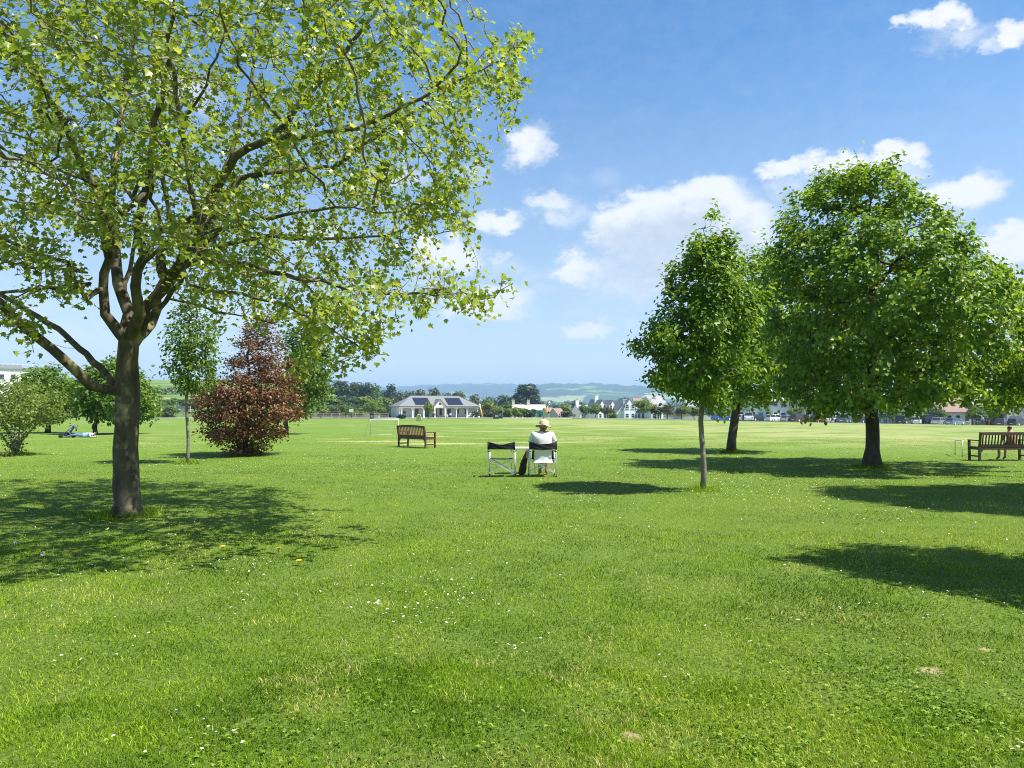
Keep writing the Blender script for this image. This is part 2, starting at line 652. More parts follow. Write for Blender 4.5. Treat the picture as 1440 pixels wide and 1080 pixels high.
def leaves_on(nodes, parent, tips, base, centre, per, size, kind, mat, par, name='crown', maxtips=5, spread=0.16,
              up=0.75, out=0.5, rnd=0.55, droop=0.25, sub=None, clump=None):
    sel = np.where(tips <= maxtips)[0]
    sel = sel[parent[sel] >= 0]
    if sub is not None:
        sel = sel[sub(nodes[sel])]
    idx = np.repeat(sel, per)
    t = rng.random(len(idx))[:, None]
    p = nodes[idx] * t + nodes[parent[idx]] * (1 - t)
    o = rng.normal(size=(len(idx), 3)) * spread
    p = p + o
    if clump:
        kn = np.array([mnoise.noise(Vector(q * clump[0])) > clump[1] - (.25 if i % 5 == 0 else 0) for i, q in enumerate(p)])
        p, idx = p[kn], idx[kn]
    away = p - centre
    away /= np.linalg.norm(away, axis=1)[:, None] + 1e-6
    br = nodes[idx] - nodes[parent[idx]]
    br /= np.linalg.norm(br, axis=1)[:, None] + 1e-9
    nrm = np.array([0, 0, up]) + away * out + rng.normal(size=p.shape) * rnd
    dr = br * .6 + away * .6 + rng.normal(size=p.shape) * .7 - np.array([0, 0, droop])
    clus = rng.random(len(nodes))
    hue = np.clip(0.5 * rng.random(len(idx)) + 0.5 * clus[parent[idx]], 0, 1)
    sz = size * (0.65 + 0.6 * rng.random(len(idx)))
    print('leaves', mat.name, len(nodes), len(sel), len(idx))
    return scatter_leaves(name, p - base, nrm, dr, sz, kind, mat, par, hue)


def row_span(poly, py):
    xs = []
    n = len(poly)
    for i in range(n):
        (x0, y0), (x1, y1) = poly[i], poly[(i + 1) % n]
        if (y0 <= py < y1) or (y1 <= py < y0):
            xs.append(x0 + (py - y0) / (y1 - y0) * (x1 - x0))
    return (min(xs), max(xs)) if len(xs) >= 2 else None


def in_poly(poly, px, py):
    inside = np.zeros(len(px), bool)
    n = len(poly)
    for i in range(n):
        (x0, y0), (x1, y1) = poly[i], poly[(i + 1) % n]
        if y0 == y1:
            continue
        c = ((y0 > py) != (y1 > py)) & (px < (x1 - x0) * (py - y0) / (y1 - y0) + x0)
        inside ^= c
    return inside


def crown_points(poly, D, n, kd=1.0, shell=0.42, maxdepth=None, lump=True, tiers=0):
    """points of a crown whose outline, seen from the park, is poly: each height gets a round cross-section"""
    ys = [p[1] for p in poly]
    out = []
    while len(out) < n:
        py = random.uniform(min(ys), max(ys))
        sp = row_span(poly, py)
        if not sp:
            continue
        hw = (sp[1] - sp[0]) / 2 / FOC * D
        full = (max(p[0] for p in poly) - min(p[0] for p in poly)) / 2 / FOC * D
        if random.random() > (hw / full) ** 1.15 + 0.05:
            continue
        a = random.uniform(0, 2 * math.pi)
        r = random.random() ** shell
        w = hw * kd
        if maxdepth:
            w = min(w, maxdepth)
        c = P((sp[0] + sp[1]) / 2, py, D)
        q = c + np.array([math.cos(a) * r * hw, math.sin(a) * r * w, 0])
        if tiers and r > .4 and math.sin(q[2] * 6.283 / tiers + 1.2 * math.sin(a * 2)) < -.15:
            continue
        if lump and r > .62 and mnoise.noise(Vector(q * (2.6 / full))) < -.10 + (1 - r) * -.6:
            continue
        q = c + np.array([math.cos(a) * r * hw, math.sin(a) * r * w, 0])
        out.append(q)
    out = np.array(out)
    px, py = to_px(out)
    return out[in_poly(poly, px, py)]


def broad_tree(name, label, cat, px, D, poly, rb, fork_py, natt, step, per, lsize, kind, leafm, barkm, group=None, kd=1.0,
               shell=0.42, rt=0.006, spread=0.16, up=0.75, out=0.5, droop=0.25, lean=(0, 0), bias=(0, 0, 0.05), minr=0.0,
               flare=1.35, maxtips=6, infl=None, lead=0.7, rnd=0.55, maxdepth=None, jit=0.22, lump=True, clump=None, tiers=0, shoots=0):
    base = G(px, D)
    att = crown_points(poly, D, natt, kd, shell, maxdepth, lump, tiers)
    top = att[:, 2].max()
    cen = att.mean(0)
    fork = P(px + lean[0], fork_py, D)
    nodes, par, mr = [base], [-1], [rb * flare]
    k = max(3, int((fork[2] - base[2]) / 0.25))
    for i in range(1, k + 1):
        t = i / k
        p = base * (1 - t) + fork * t + np.array([math.sin(t * 5 + px) * .03, math.cos(t * 4 + px) * .03, 0]) * (t < 1)
        nodes.append(p)
        par.append(len(nodes) - 2)
        mr.append(rb * (1 + (flare - 1) * max(0, 1 - t * (fork[2] - base[2]) / 0.5)) * (1 - 0.12 * t))
    # leader up into the crown
    tipz = fork[2] + (top - fork[2]) * lead
    k2 = max(3, int((tipz - fork[2]) / step))
    tgt = np.array([cen[0] * .5 + fork[0] * .5, cen[1] * .5 + fork[1] * .5, tipz])
    for i in range(1, k2 + 1):
        t = i / k2
        p = fork * (1 - t) + tgt * t + rng.normal(size=3) * 0.04
        nodes.append(p)
        par.append(len(nodes) - 2)
        mr.append(0)
    n2, p2 = colonize(nodes, par, att, step, step * 1.1, infl or 99, bias, jit)
    if shoots:                  # stray shoots that stand out of the crown
        kid = np.zeros(len(p2), bool)
        kid[p2[p2 >= 0]] = True
        ends = np.where(~kid)[0]
        ends = ends[np.argsort(-np.linalg.norm((n2[ends] - cen) / (att.std(0) + .1), axis=1))][:shoots * 3]
        ends = rng.choice(ends, min(shoots, len(ends)), replace=False)
        nn, pp = list(n2), list(p2)
        for e_ in ends:
            d_ = n2[e_] - cen
            d_ = d_ / np.linalg.norm(d_) + np.array([0, 0, .55]) + rng.normal(size=3) * .3
            d_ /= np.linalg.norm(d_)
            cur = int(e_)
            for k_ in range(rng.integers(1, 4)):
                d_ = d_ + rng.normal(size=3) * .2
                nn.append(nn[cur] + d_ / np.linalg.norm(d_) * step * .8)
                pp.append(cur)
                cur = len(nn) - 1
        n2, p2 = np.array(nn), np.array(pp)
    r, tips = radii(p2, rt, rb * 0.9, mr)
    t = thing(name, label, cat, base, 0, group)
    mb = add_tube_arrays(n2, p2, r, minr, lambda q: 14 if q > .12 else (8 if q > .04 else (5 if q > .015 else 3)), base)
    mb.build('trunk', M[barkm], t, fix=False)
    leaves_on(n2, p2, tips, base, cen, per, lsize, kind, M[leafm], t, maxtips=maxtips, spread=spread, up=up, out=out, droop=droop, rnd=rnd, clump=clump)
    return t


# ---- the plane tree on the left, limbs traced from the photo with depths of their own
def plane_tree():
    D0 = 11.8
    base = G(180, D0)
    nodes, par, mr = [base], [-1], [0.26]

    def limb(start, pts, last=None):
        """pts: (px, py, D, radius); resampled every 0.22 m"""
        cur = start
        q = [nodes[start]] + [P(a, b, d) for a, b, d, _ in pts]
        rr = [mr[start]] + [p[3] for p in pts]
        rr[0] = min(rr[0], rr[1] * 1.35)
        for i in range(len(q) - 1):
            L = np.linalg.norm(q[i + 1] - q[i])
            k = max(1, int(L / 0.22))
            for j in range(1, k + 1):
                t = j / k
                nodes.append(q[i] * (1 - t) + q[i + 1] * t + rng.normal(size=3) * (0.019 if rr[i] < .12 else 0.010))
                par.append(cur)
                mr.append(rr[i] * (1 - t) + rr[i + 1] * t)
                cur = len(nodes) - 1
        return cur
    a = limb(0, [(179, 708, D0, 0.174), (177, 660, D0, 0.158), (178, 600, D0, 0.150), (179, 552, D0, 0.154)])
    b = limb(a, [(181, 505, D0, 0.134), (183, 482, D0, 0.137)])
    limb(a, [(150, 547, 11.6, 0.065), (128, 543, 11.4, 0.076), (105, 520, 11.2, 0.072), (75, 491, 11.0, 0.068), (38, 462, 10.8, 0.065), (0, 428, 10.5, 0.057), (-60, 380, 10.2, 0.046), (-150, 300, 9.9, 0.030)])
    limb(a, [(158, 538, 12.0, 0.057), (130, 508, 12.3, 0.053), (92, 472, 12.7, 0.049), (55, 446, 13.1, 0.046), (0, 415, 13.5, 0.038), (-70, 350, 14.0, 0.027)])
    c = limb(b, [(168, 468, 11.7, 0.091), (150, 440, 11.6, 0.076), (146, 405, 11.6, 0.061), (152, 365, 11.5, 0.065), (148, 330, 11.4, 0.057), (138, 280, 11.2, 0.046), (105, 205, 10.7, 0.038), (60, 120, 10.1, 0.030), (10, 50, 9.6, 0.023)])
    limb(c - 14, [(120, 420, 11.2, 0.034), (105, 395, 11.0, 0.030), (98, 370, 10.8, 0.030), (60, 360, 10.4, 0.023), (0, 335, 10.0, 0.019), (-50, 310, 9.7, 0.015)])
    d = limb(b, [(178, 440, 12.0, 0.084), (168, 400, 12.2, 0.076), (165, 350, 12.4, 0.072), (155, 300, 12.6, 0.061), (160, 220, 13.0, 0.046), (175, 130, 13.4, 0.038), (190, 40, 13.9, 0.027), (195, -60, 14.4, 0.015)])
    e = limb(b, [(192, 440, 11.5, 0.076), (190, 405, 11.4, 0.065), (197, 355, 11.2, 0.061), (193, 320, 11.0, 0.053), (208, 240, 10.6, 0.042), (225, 150, 10.1, 0.034), (240, 50, 9.5, 0.023), (250, -50, 9.0, 0.015)])
    f = limb(b, [(196, 470, 11.9, 0.099), (203, 432, 11.9, 0.084), (232, 402, 11.8, 0.080), (255, 372, 11.7, 0.076), (275, 330, 11.6, 0.068), (290, 285, 11.5, 0.061), (330, 222, 11.2, 0.053), (385, 190, 11.0, 0.042), (430, 140, 10.8, 0.034), (480, 85, 10.6, 0.027), (530, 10, 10.4, 0.019), (560, -60, 10.2, 0.011)])
    limb(f - 22, [(340, 252, 11.8, 0.038), (400, 240, 12.0, 0.034), (470, 235, 12.2, 0.030), (560, 170, 12.3, 0.023), (640, 120, 12.4, 0.015), (700, 75, 12.4, 0.009)])
    limb(f - 12, [(420, 195, 10.4, 0.030), (500, 180, 10.2, 0.027), (590, 140, 10.1, 0.019), (680, 95, 10.0, 0.011), (720, 70, 10.0, 0.008)])
    g = limb(b, [(204, 470, 12.2, 0.084), (222, 435, 12.6, 0.068), (228, 395, 12.9, 0.061), (222, 365, 13.2, 0.053), (255, 320, 13.6, 0.046), (330, 260, 14.2, 0.038), (420, 200, 14.8, 0.027), (500, 120, 15.2, 0.015)])
    limb(g - 16, [(300, 350, 12.8, 0.038), (370, 330, 12.7, 0.030), (450, 340, 12.6, 0.023), (540, 330, 12.6, 0.015), (600, 310, 12.6, 0.009)])
    limb(f - 30, [(285, 365, 10.6, 0.034), (340, 370, 9.9, 0.030), (400, 385, 9.5, 0.027), (480, 405, 9.3, 0.019), (560, 415, 9.2, 0.014), (630, 412, 9.2, 0.009)])
    limb(f - 36, [(260, 400, 11.0, 0.023), (320, 410, 10.6, 0.021), (400, 430, 10.3, 0.015), (470, 465, 10.2, 0.011), (520, 500, 10.2, 0.008)])

    for (st, w) in ((c - 18, [(122, 384, 11.4, 0.018), (92, 374, 11.2, 0.016), (50, 380, 10.9, 0.012), (8, 368, 10.6, 0.008)]),
                    (c - 24, [(128, 398, 11.7, 0.022), (95, 412, 11.5, 0.018), (55, 405, 11.2, 0.013), (20, 418, 11.0, 0.008)]),
                    (c - 12, [(160, 320, 11.0, 0.030), (120, 300, 10.5, 0.024), (70, 290, 10.0, 0.018), (20, 285, 9.6, 0.012), (-40, 270, 9.2, 0.008)]),
                    (d - 30, [(190, 335, 12.4, 0.030), (235, 322, 12.6, 0.024), (285, 300, 12.8, 0.018), (340, 290, 13.0, 0.010)]),
                    (e - 16, [(215, 355, 10.8, 0.026), (250, 335, 10.4, 0.020), (310, 320, 10.0, 0.014), (380, 318, 9.7, 0.010)]),
                    (e - 12, [(175, 300, 10.5, 0.028), (140, 262, 10.0, 0.022), (90, 240, 9.5, 0.016), (30, 225, 9.1, 0.010)]),
                    (f - 38, [(240, 420, 12.2, 0.022), (280, 432, 12.4, 0.018), (330, 440, 12.5, 0.012), (385, 452, 12.6, 0.008)]),
                    (f - 26, [(300, 330, 11.0, 0.030), (350, 310, 10.4, 0.024), (420, 300, 9.9, 0.018), (500, 290, 9.6, 0.012), (560, 300, 9.5, 0.008)]),
                    (f - 18, [(330, 200, 11.6, 0.030), (350, 130, 11.9, 0.024), (360, 60, 12.1, 0.018), (365, -20, 12.3, 0.012)]),
                    (d - 20, [(185, 280, 12.2, 0.030), (240, 200, 11.8, 0.024), (290, 120, 11.4, 0.018), (320, 40, 11.0, 0.012)]),
                    (d - 24, [(130, 300, 13.0, 0.030), (90, 260, 13.5, 0.024), (30, 220, 14.0, 0.018), (-30, 190, 14.5, 0.012)])):
        limb(st, w)
    poly = [(-420, -700), (650, -700), (640, -300), (652, 0), (640, 35), (662, 60), (690, 75), (708, 50), (722, 30), (745, 25), (752, 70), (748, 130),
            (738, 165), (712, 205), (690, 235), (668, 290), (645, 308), (610, 318), (590, 340), (600, 365), (640, 372), (688, 372), (688, 395), (655, 430), (600, 455), (560, 462),
            (540, 480), (545, 515), (505, 522), (470, 500), (440, 545), (405, 520), (390, 480), (330, 465), (285, 430), (250, 372), (225, 330), (180, 322), (140, 318), (60, 330), (-420, 330)]
    # the volume of the crown
    pts = []
    while len(pts) < 4300:
        u = rng.normal(size=3)
        u /= np.linalg.norm(u)
        q = np.array([-5.5, 10.5, 6.5]) + u * np.array([6.3, 6.2, 4.0]) * rng.random() ** 0.36
        px, py = to_px(q)
        if q[1] < 4.5 or not in_poly(poly, np.array([px]), np.array([py]))[0]:
            continue
        if q[2] < 2.2 or (px < 180 and q[2] < 3.7):
            continue
        pts.append(q)
    # lower skirt on the right and a thin scatter under the crown on the left
    for (cx, cy, D, sx, sy, sd, k) in ((610, 410, 9.4, 70, 28, .7, 130), (480, 440, 9.9, 60, 45, .9, 150), (505, 500, 10.2, 32, 18, .5, 45), (350, 410, 11.0, 60, 40, 1.0, 110), (430, 510, 10.4, 22, 25, .5, 30),
                                       (640, 300, 10.8, 35, 30, .8, 50), (720, 110, 10.2, 22, 55, .5, 70), (600, 270, 11, 60, 50, 1.0, 90),
                                       (60, 365, 10.8, 60, 25, .9, 90), (35, 450, 10.6, 35, 30, .6, 34), (85, 395, 11.2, 35, 22, .6, 34), (170, 330, 11.0, 60, 25, 1.2, 90), (250, 380, 11.5, 40, 35, 1.0, 40)):
        for _ in range(k):
            pts.append(P(cx + random.gauss(0, sx * .6), cy + random.gauss(0, sy * .6), D + random.gauss(0, sd)))
    n2, p2 = colonize(nodes, par, pts, 0.20, 0.21, 3.2, (0, 0, 0.03), 0.30, 90)
    r, tips = radii(p2, 0.0045, 0.19, None)
    k = len(mr)
    r[:k] = np.maximum(np.array(mr), np.minimum(r[:k], np.array(mr) * 1.15))
    r[k:] = np.minimum(r[k:], 0.035)
    t = thing('plane_tree', 'large wide-spreading tree with a mottled trunk and yellow-green leaves on the left', 'tree', base)
    mb = add_tube_arrays(n2, p2, r, 0.0, lambda q: 24 if q > .12 else (12 if q > .05 else (6 if q > .014 else 3)), base, .022, .034)
    mb.build('trunk', [M['bark_plane'], M['twig']], t, fix=False)
    leaves_on(n2, p2, tips, base, np.array([-5.5, 11.2, 5.5]), 10, 0.080, 'lobed', M['leaf_plane'], t, clump=(1.7, -.12), maxtips=7, spread=0.085, up=0.75, out=0.35, rnd=0.55, droop=0.2)
    print('plane nodes', len(n2))
    return t


plane_tree()

LIME = [(1225, 230), (1252, 234), (1278, 252), (1305, 280), (1345, 300), (1372, 330), (1385, 365), (1425, 372), (1440, 410), (1470, 470), (1478, 540),
        (1455, 570), (1400, 573), (1335, 569), (1280, 570), (1205, 575), (1150, 582), (1105, 566), (1088, 520), (1075, 470), (1066, 420), (1075, 365), (1100, 315), (1118, 268), (1155, 246), (1192, 234)]
big = broad_tree('lime_tree', 'biggest dark green round-crowned tree on the right, thick trunk flared at its foot', 'tree', 1225, 21.0, LIME, 0.185, 548, 3000, 0.22, 33,
                 0.118, 'heart', 'leaf_lime', 'bark_dark', kd=1.0, shell=0.36, spread=0.125, up=0.6, out=0.8, droop=0.5, maxtips=4, flare=1.6, lead=0.75, clump=(1.5, -.13), shoots=70)
HORN = [(1005, 305), (1020, 322), (1030, 346), (1046, 352), (1054, 376), (1064, 404), (1072, 440), (1060, 480), (1055, 530), (1035, 556), (1005, 574), (975, 562),
        (945, 560), (915, 540), (905, 520), (918, 500), (885, 492), (886, 472), (918, 452), (928, 415), (945, 395), (928, 378), (952, 372), (960, 345), (984, 330), (990, 310)]
horn = broad_tree('hornbeam_tree', 'slim pointed green tree with a thin straight grey trunk right of the seated man', 'tree', 987, 15.25, HORN, 0.056, 572, 1700, 0.15, 25,
                  0.098, 'ovate', 'leaf_horn', 'bark_young', shell=0.40, spread=0.09, up=0.5, out=0.7, droop=0.7, rt=0.004, maxtips=6, flare=1.15, lead=0.93, clump=(2.0, -.20), shoots=30)
MID = [(1078, 345), (1110, 362), (1135, 430), (1148, 500), (1140, 545), (1110, 564), (1050, 568), (1005, 560), (985, 530), (992, 470), (1015, 410), (1045, 365)]
mid = broad_tree('lime_tree', 'dark green tree with a leaning trunk standing between the slim tree and the biggest tree', 'tree', 1028, 28.3, MID, 0.165, 565, 1300, 0.28, 24,
                 0.15, 'heart', 'leaf_lime', 'bark_dark', shell=0.36, spread=0.18, up=0.6, out=0.75, droop=0.4, maxtips=6, flare=1.2, lean=(7, 0), clump=(1.4, -.1), shoots=40)
COP = [(345, 636), (385, 632), (403, 612), (420, 582), (429, 556), (420, 535), (410, 505), (398, 475), (388, 452), (368, 438), (350, 446), (334, 470), (320, 500), (302, 528), (275, 552), (262, 572),
       (283, 590), (280, 604), (296, 622), (315, 634)]
beech = broad_tree('copper_beech', 'bushy copper-brown tree with foliage down to the grass', 'tree', 345, 26.6, COP, 0.10, 618, 1700, 0.17, 20,
                   0.100, 'ovate', 'leaf_copper', 'bark_dark', shell=0.5, spread=0.12, up=1.0, out=0.35, droop=0.15, rt=0.006, maxtips=5, lead=0.82, bias=(0, 0, -0.04), flare=1.1, tiers=.62, shoots=40)
YNG = [(268, 405), (285, 420), (292, 450), (312, 470), (308, 500), (318, 520), (300, 545), (285, 558), (262, 552), (240, 545), (226, 522), (234, 500), (222, 480), (240, 455), (246, 425)]
broad_tree('young_tree', 'young bright green tree on a thin pale trunk in front of the copper tree', 'tree', 264, 22.6, YNG, 0.052, 548, 700, 0.18, 12,
           0.115, 'ovate', 'leaf_young', 'bark_young', shell=0.45, spread=0.11, up=0.7, out=0.5, droop=0.6, rt=0.005, maxtips=6, flare=1.1, lead=0.95)
BEH = [(435, 440), (462, 470), (470, 520), (465, 560), (440, 582), (405, 585), (390, 540), (395, 480), (412, 450)]
broad_tree('park_tree', 'bright green tree half hidden behind the right side of the copper tree', 'tree', 402, 48.0, BEH, 0.14, 585, 500, 0.36, 22,
           0.24, 'ovate', 'leaf_young', 'bark_dark', spread=0.22, maxtips=6)
T1 = [(68, 514), (92, 522), (112, 545), (116, 572), (98, 586), (66, 588), (30, 586), (12, 570), (20, 540), (42, 520)]
broad_tree('park_tree', 'round green tree with a dark trunk far left, behind the many-stemmed shrub', 'tree', 68, 51.0, T1, 0.15, 584, 500, 0.38, 26,
           0.26, 'ovate', 'leaf_young', 'bark_dark', spread=0.24, maxtips=6)
T2 = [(158, 500), (190, 512), (215, 540), (226, 570), (214, 588), (180, 590), (140, 590), (108, 584), (92, 562), (104, 535), (125, 515)]
broad_tree('park_tree', 'round green tree with a thin trunk behind the person lying on the grass', 'tree', 135, 48.5, T2, 0.12, 586, 520, 0.38, 26,
           0.26, 'ovate', 'leaf_young', 'bark_dark', spread=0.24, maxtips=6)


# many-stemmed pale shrub at the far left
def shrub_tree():
    D = 26.6
    base = G(24, D)
    poly = [(15, 530), (45, 540), (75, 550), (102, 562), (95, 585), (60, 598), (20, 602), (-20, 600), (-45, 575), (-40, 548), (-12, 532)]
    att = crown_points(poly, D, 420, 1.0, 0.5)
    nodes, par, mr = [base], [-1], [0.10]
    for k, (tx, ty, d) in enumerate(((2, 580, 26.8), (-10, 575, 26.2), (16, 570, 27.0), (30, 565, 26.4), (45, 585, 26.6), (60, 590, 26.3), (-22, 590, 27.0), (24, 560, 27.2))):
        q = P(tx, ty, d)
        s = base + np.array([random.uniform(-.1, .1), random.uniform(-.1, .1), 0.02])
        cur = 0
        for j in range(7):
            t = (j + 1) / 7
            p = s * (1 - t) + q * t
            p[2] += 0.12 * math.sin(t * 3.1)
            nodes.append(p)
            par.append(cur)
            mr.append(0.035 * (1 - t * .5))
            cur = len(nodes) - 1
    n2, p2 = colonize(nodes, par, att, 0.22, 0.24, 4, (0, 0, 0.03), 0.25)
    r, tips = radii(p2, 0.005, 0.08, mr)
    t = thing('shrub', 'pale yellow-green shrub of many thin stems at the left edge', 'shrub', base)
    add_tube_arrays(n2, p2, r, 0, lambda q: 7 if q > .02 else 4, base).build('stems', M['bark_young'], t, fix=False)
    leaves_on(n2, p2, tips, base, att.mean(0), 22, 0.10, 'ovate', M['leaf_pale'], t, maxtips=6, spread=0.12, up=0.8, out=0.3)


shrub_tree()

# trees standing outside the frame on the right, whose shade lies on the lawn
dup(big, (14.0, 12.4, 0), R(140), 'wide dark green tree beyond the right edge, casting the broad shadow on the lawn', scale=(.80, .80, 1.52))
dup(horn, (7.1, 6.9, 0), R(70), 'slim green tree nearest the camera beyond the right edge, casting the nearest shadow', scale=(1.08, 1.08, 1.20))


# ---- smaller trees and bushes of the background: three kinds, grown once, then placed again and again
def far_tree(name, label, cat, h, w, clear, mat, n, size, trunk_r, shape='round', seed=1, loc=(0, 0, 0), group=None, parts=True):
    g = np.random.default_rng(seed)
    t = thing(name, label, cat, loc, 0, group)
    if clear > 0.02:
        mb = MB()
        pts = [(0, 0, -0.3), (g.normal() * .02 * h, 0, clear * .6), (g.normal() * .03 * h, g.normal() * .02 * h, clear * 1.2), (g.normal() * .04 * h, 0, h * .75)]
        mb.tube(pts, [trunk_r * 1.25, trunk_r, trunk_r * .8, trunk_r * .15], 7)
        for k in range(9):
            z0 = clear * 1.0 + (h * .7 - clear) * k / 9
            a = k * 2.4
            rr = w * .38 * (1 - .4 * k / 9)
            mb.tube([(0, 0, z0), (math.cos(a) * rr * .5, math.sin(a) * rr * .5, z0 + .08 * h), (math.cos(a) * rr, math.sin(a) * rr, z0 + .17 * h)], [trunk_r * .45, trunk_r * .3, .01], 4)
        mb.build('trunk', M['bark_dark'], t, fix=False)
    # lumpy crown: leaf sprays gathered round a number of boughs
    nb = 26
    B = []
    for k in range(nb):
        u = g.normal(size=3)
        u /= np.linalg.norm(u)
        rr = g.random() ** .4
        zc = clear + (h - clear) * .5
        p = np.array([u[0] * w * .40 * rr, u[1] * w * .40 * rr, zc + u[2] * (h - clear) * .40 * rr])
        if shape == 'cone':
            f = g.random() ** 1.4
            a = g.random() * 6.283
            rad = w * .46 * (1 - f) ** .8
            p = np.array([math.cos(a) * rad * g.random() ** .3, math.sin(a) * rad * g.random() ** .3, clear + (h - clear) * (.06 + .92 * f)])
        B.append((p, (0.16 + 0.12 * g.random()) * min(w, h) * (0.7 if shape == 'cone' else 1)))
    pos, nr, hu = [], [], []
    for i in range(n):
        b, rad = B[g.integers(nb)]
        u = g.normal(size=3)
        u /= np.linalg.norm(u)
        q = b + u * rad * g.random() ** .3 * np.array([1, 1, .75])
        pos.append(q)
        nr.append(u * .7 + np.array([0, 0, .5]) + g.normal(size=3) * .4)
        hu.append(np.clip(g.normal(.5, .2), 0, 1))
    pos = np.array(pos)
    pos[:, 2] = np.maximum(pos[:, 2], 0.03 if clear < .02 else clear * .8)
    scatter_leaves('crown', pos, np.array(nr), g.normal(size=pos.shape), size * (0.6 + .8 * g.random(n)), 'clump', mat, t, np.array(hu))
    return t


def place_far(proto, px, top, D, wpx, label, natural, mats=None, group=None, first=[]):
    """stand a copy so that its top reaches photo row top and its crown is about wpx wide"""
    g = G(px, D)
    h = P(px, top, D)[2] - g[2]
    w = wpx / FOC * D * 1.42
    sc = (w / natural[1], w / natural[1], h / natural[0])
    if proto not in first:
        first.append(proto)
        proto.location = tuple(g)
        proto.scale = sc
        proto['label'] = label
        if group:
            proto['group'] = group
        for c in proto.children:
            if mats and c.name.split('.')[0] in mats:
                c.data = c.data.copy()
                c.data.materials[0] = mats[c.name.split('.')[0]]
        return proto
    return dup(proto, g, random.uniform(0, 6.28), label, group, sc, mats)


KINDS = {
    'wood': [far_tree('woodland_tree', 'x', 'tree', 12, 11, 1.6, M['leaf_far'], 1500, 0.62, 0.28, seed=s) for s in (1, 2, 3)],
    'light': [far_tree('park_tree', 'x', 'tree', 5, 4, 1.5, M['leaf_light'], 1100, 0.30, 0.09, seed=s) for s in (5, 6)],
    'bush': [far_tree('bush', 'x', 'bush', 2.2, 3.6, 0.0, M['leaf_light'], 900, 0.24, 0.05, seed=s) for s in (8, 9)],
}
NAT = {'wood': (12.6, 10.5), 'light': (5.2, 3.9), 'bush': (2.2, 3.5)}
cnt = {}


def stand(kind, px, top, D, w, label, mat=None, group=None):
    i = cnt.get(kind, 0)
    cnt[kind] = i + 1
    pr = KINDS[kind][i % len(KINDS[kind])]
    return place_far(pr, px, top, D, w, label, NAT[kind], {'crown': M[mat]} if mat else None, group)


SKY = 'trees along the skyline'
for (px, top, D, w, label, mat) in (
        (448, 536, 330, 34, 'dark tree on the skyline showing just right of the copper tree', None),
        (476, 533, 330, 24, 'dark skyline tree beside the overhanging plane leaves', None),
        (500, 536, 335, 30, 'broad dark skyline tree above the white backboard', None),
        (519, 533, 330, 20, 'tall narrow dark skyline tree left of the light green one', 'leaf_fir'),
        (530, 540, 315, 15, 'light green skyline tree left of the orange-roofed house', 'leaf_light'),
        (550, 538, 330, 22, 'rounded dark tree standing right of the orange-roofed house', 'leaf_fir'),
        (570, 544, 340, 17, 'dark tree behind the left end of the pavilion roof', None),
        (588, 545, 350, 22, 'olive tree behind the pavilion above its left solar panels', 'leaf_brownish'),
        (610, 543, 350, 26, 'olive tree behind the middle of the pavilion roof', 'leaf_brownish'),
        (630, 547, 345, 18, 'dark tree behind the pavilion above its right solar panels', None),
        (648, 548, 340, 24, 'olive tree behind the right slope of the pavilion roof', 'leaf_brownish'),
        (668, 553, 335, 22, 'olive-brown tree just right of the pavilion roof end', 'leaf_brownish'),
        (690, 553, 380, 20, 'dark tree behind the bushes right of the pavilion', None),
        (711, 553, 380, 26, 'broad dark tree left of the tall pointed conifer', 'leaf_fir'),
        (762, 563, 420, 16, 'low dark tree right of the tall pointed conifer', None),
        (786, 563, 470, 18, 'dark distant tree above the brick roofs', None),
        (808, 561, 520, 24, 'dark blue-green tree left of the first white houses', 'leaf_fir'),
        (835, 560, 560, 24, 'dark blue-green tree behind the first white houses', 'leaf_fir')):
    stand('wood', px, top, D, w, label, mat, SKY)

con = far_tree('conifer_tree', 'tall pointed dark conifer above the bushes right of the pavilion', 'tree', 15, 14, 0.6, M['leaf_fir'], 3200, 0.75, 0.4, 'cone', 21)
cg = G(741, 360)
con.location = tuple(cg)
con.scale = (44 / FOC * 360 / 8.6,) * 2 + ((P(741, 543, 360)[2] - cg[2]) / 15,)

EDGE = 'young trees along the far edge of the field'
for (px, top, D, w, label, mat) in (
        (487, 566, 170, 14, 'small green tree left of the white backboard', None),
        (522, 562, 190, 13, 'small pale green tree between the backboard and the pavilion', 'leaf_pale'),
        (603, 563, 158, 10, 'thin light green tree in front of the pavilion porch', 'leaf_pale'),
        (688, 562, 185, 14, 'light green tree just right of the pavilion', None),
        (712, 564, 190, 16, 'leafy green tree in front of the broad dark tree', None),
        (795, 566, 260, 16, 'light green tree behind the brick roofs', None),
        (822, 567, 195, 12, 'light green tree before the first white house', None),
        (837, 566, 195, 12, 'second light green tree before the first white house', 'leaf_pale'),
        (855, 571, 185, 16, 'low bushy tree against the white gable of the double-gabled house', 'leaf_brownish'),
        (905, 558, 180, 20, 'dense green tree in front of the blue-white gabled house', None),
        (922, 568, 180, 13, 'olive tree right of the blue-white gabled house', 'leaf_brownish'),
        (938, 566, 178, 14, 'pale olive tree left of the white garden wall', 'leaf_brownish'),
        (958, 568, 178, 13, 'pale olive tree over the white garden wall', 'leaf_pale'),
        (976, 570, 176, 14, 'green tree seen just left of the slim tree trunk', None),
        (1002, 570, 172, 14, 'green tree above the bright blue car', None),
        (1118, 570, 165, 16, 'green tree behind the red car', None),
        (1152, 571, 165, 12, 'thin green tree right of the red car', None),
        (1255, 570, 158, 16, 'green tree above the group of walkers', None),
        (1318, 569, 155, 18, 'dark green street tree above the silver car', None),
        (1340, 570, 160, 12, 'narrow dark green tree by the pale cottage', 'leaf_far'),
        (1372, 571, 152, 20, 'green street tree above the walking family', None),
        (1398, 570, 155, 16, 'green street tree left of the cream garage', None)):
    stand('light', px, top, D, w, label, mat, EDGE)

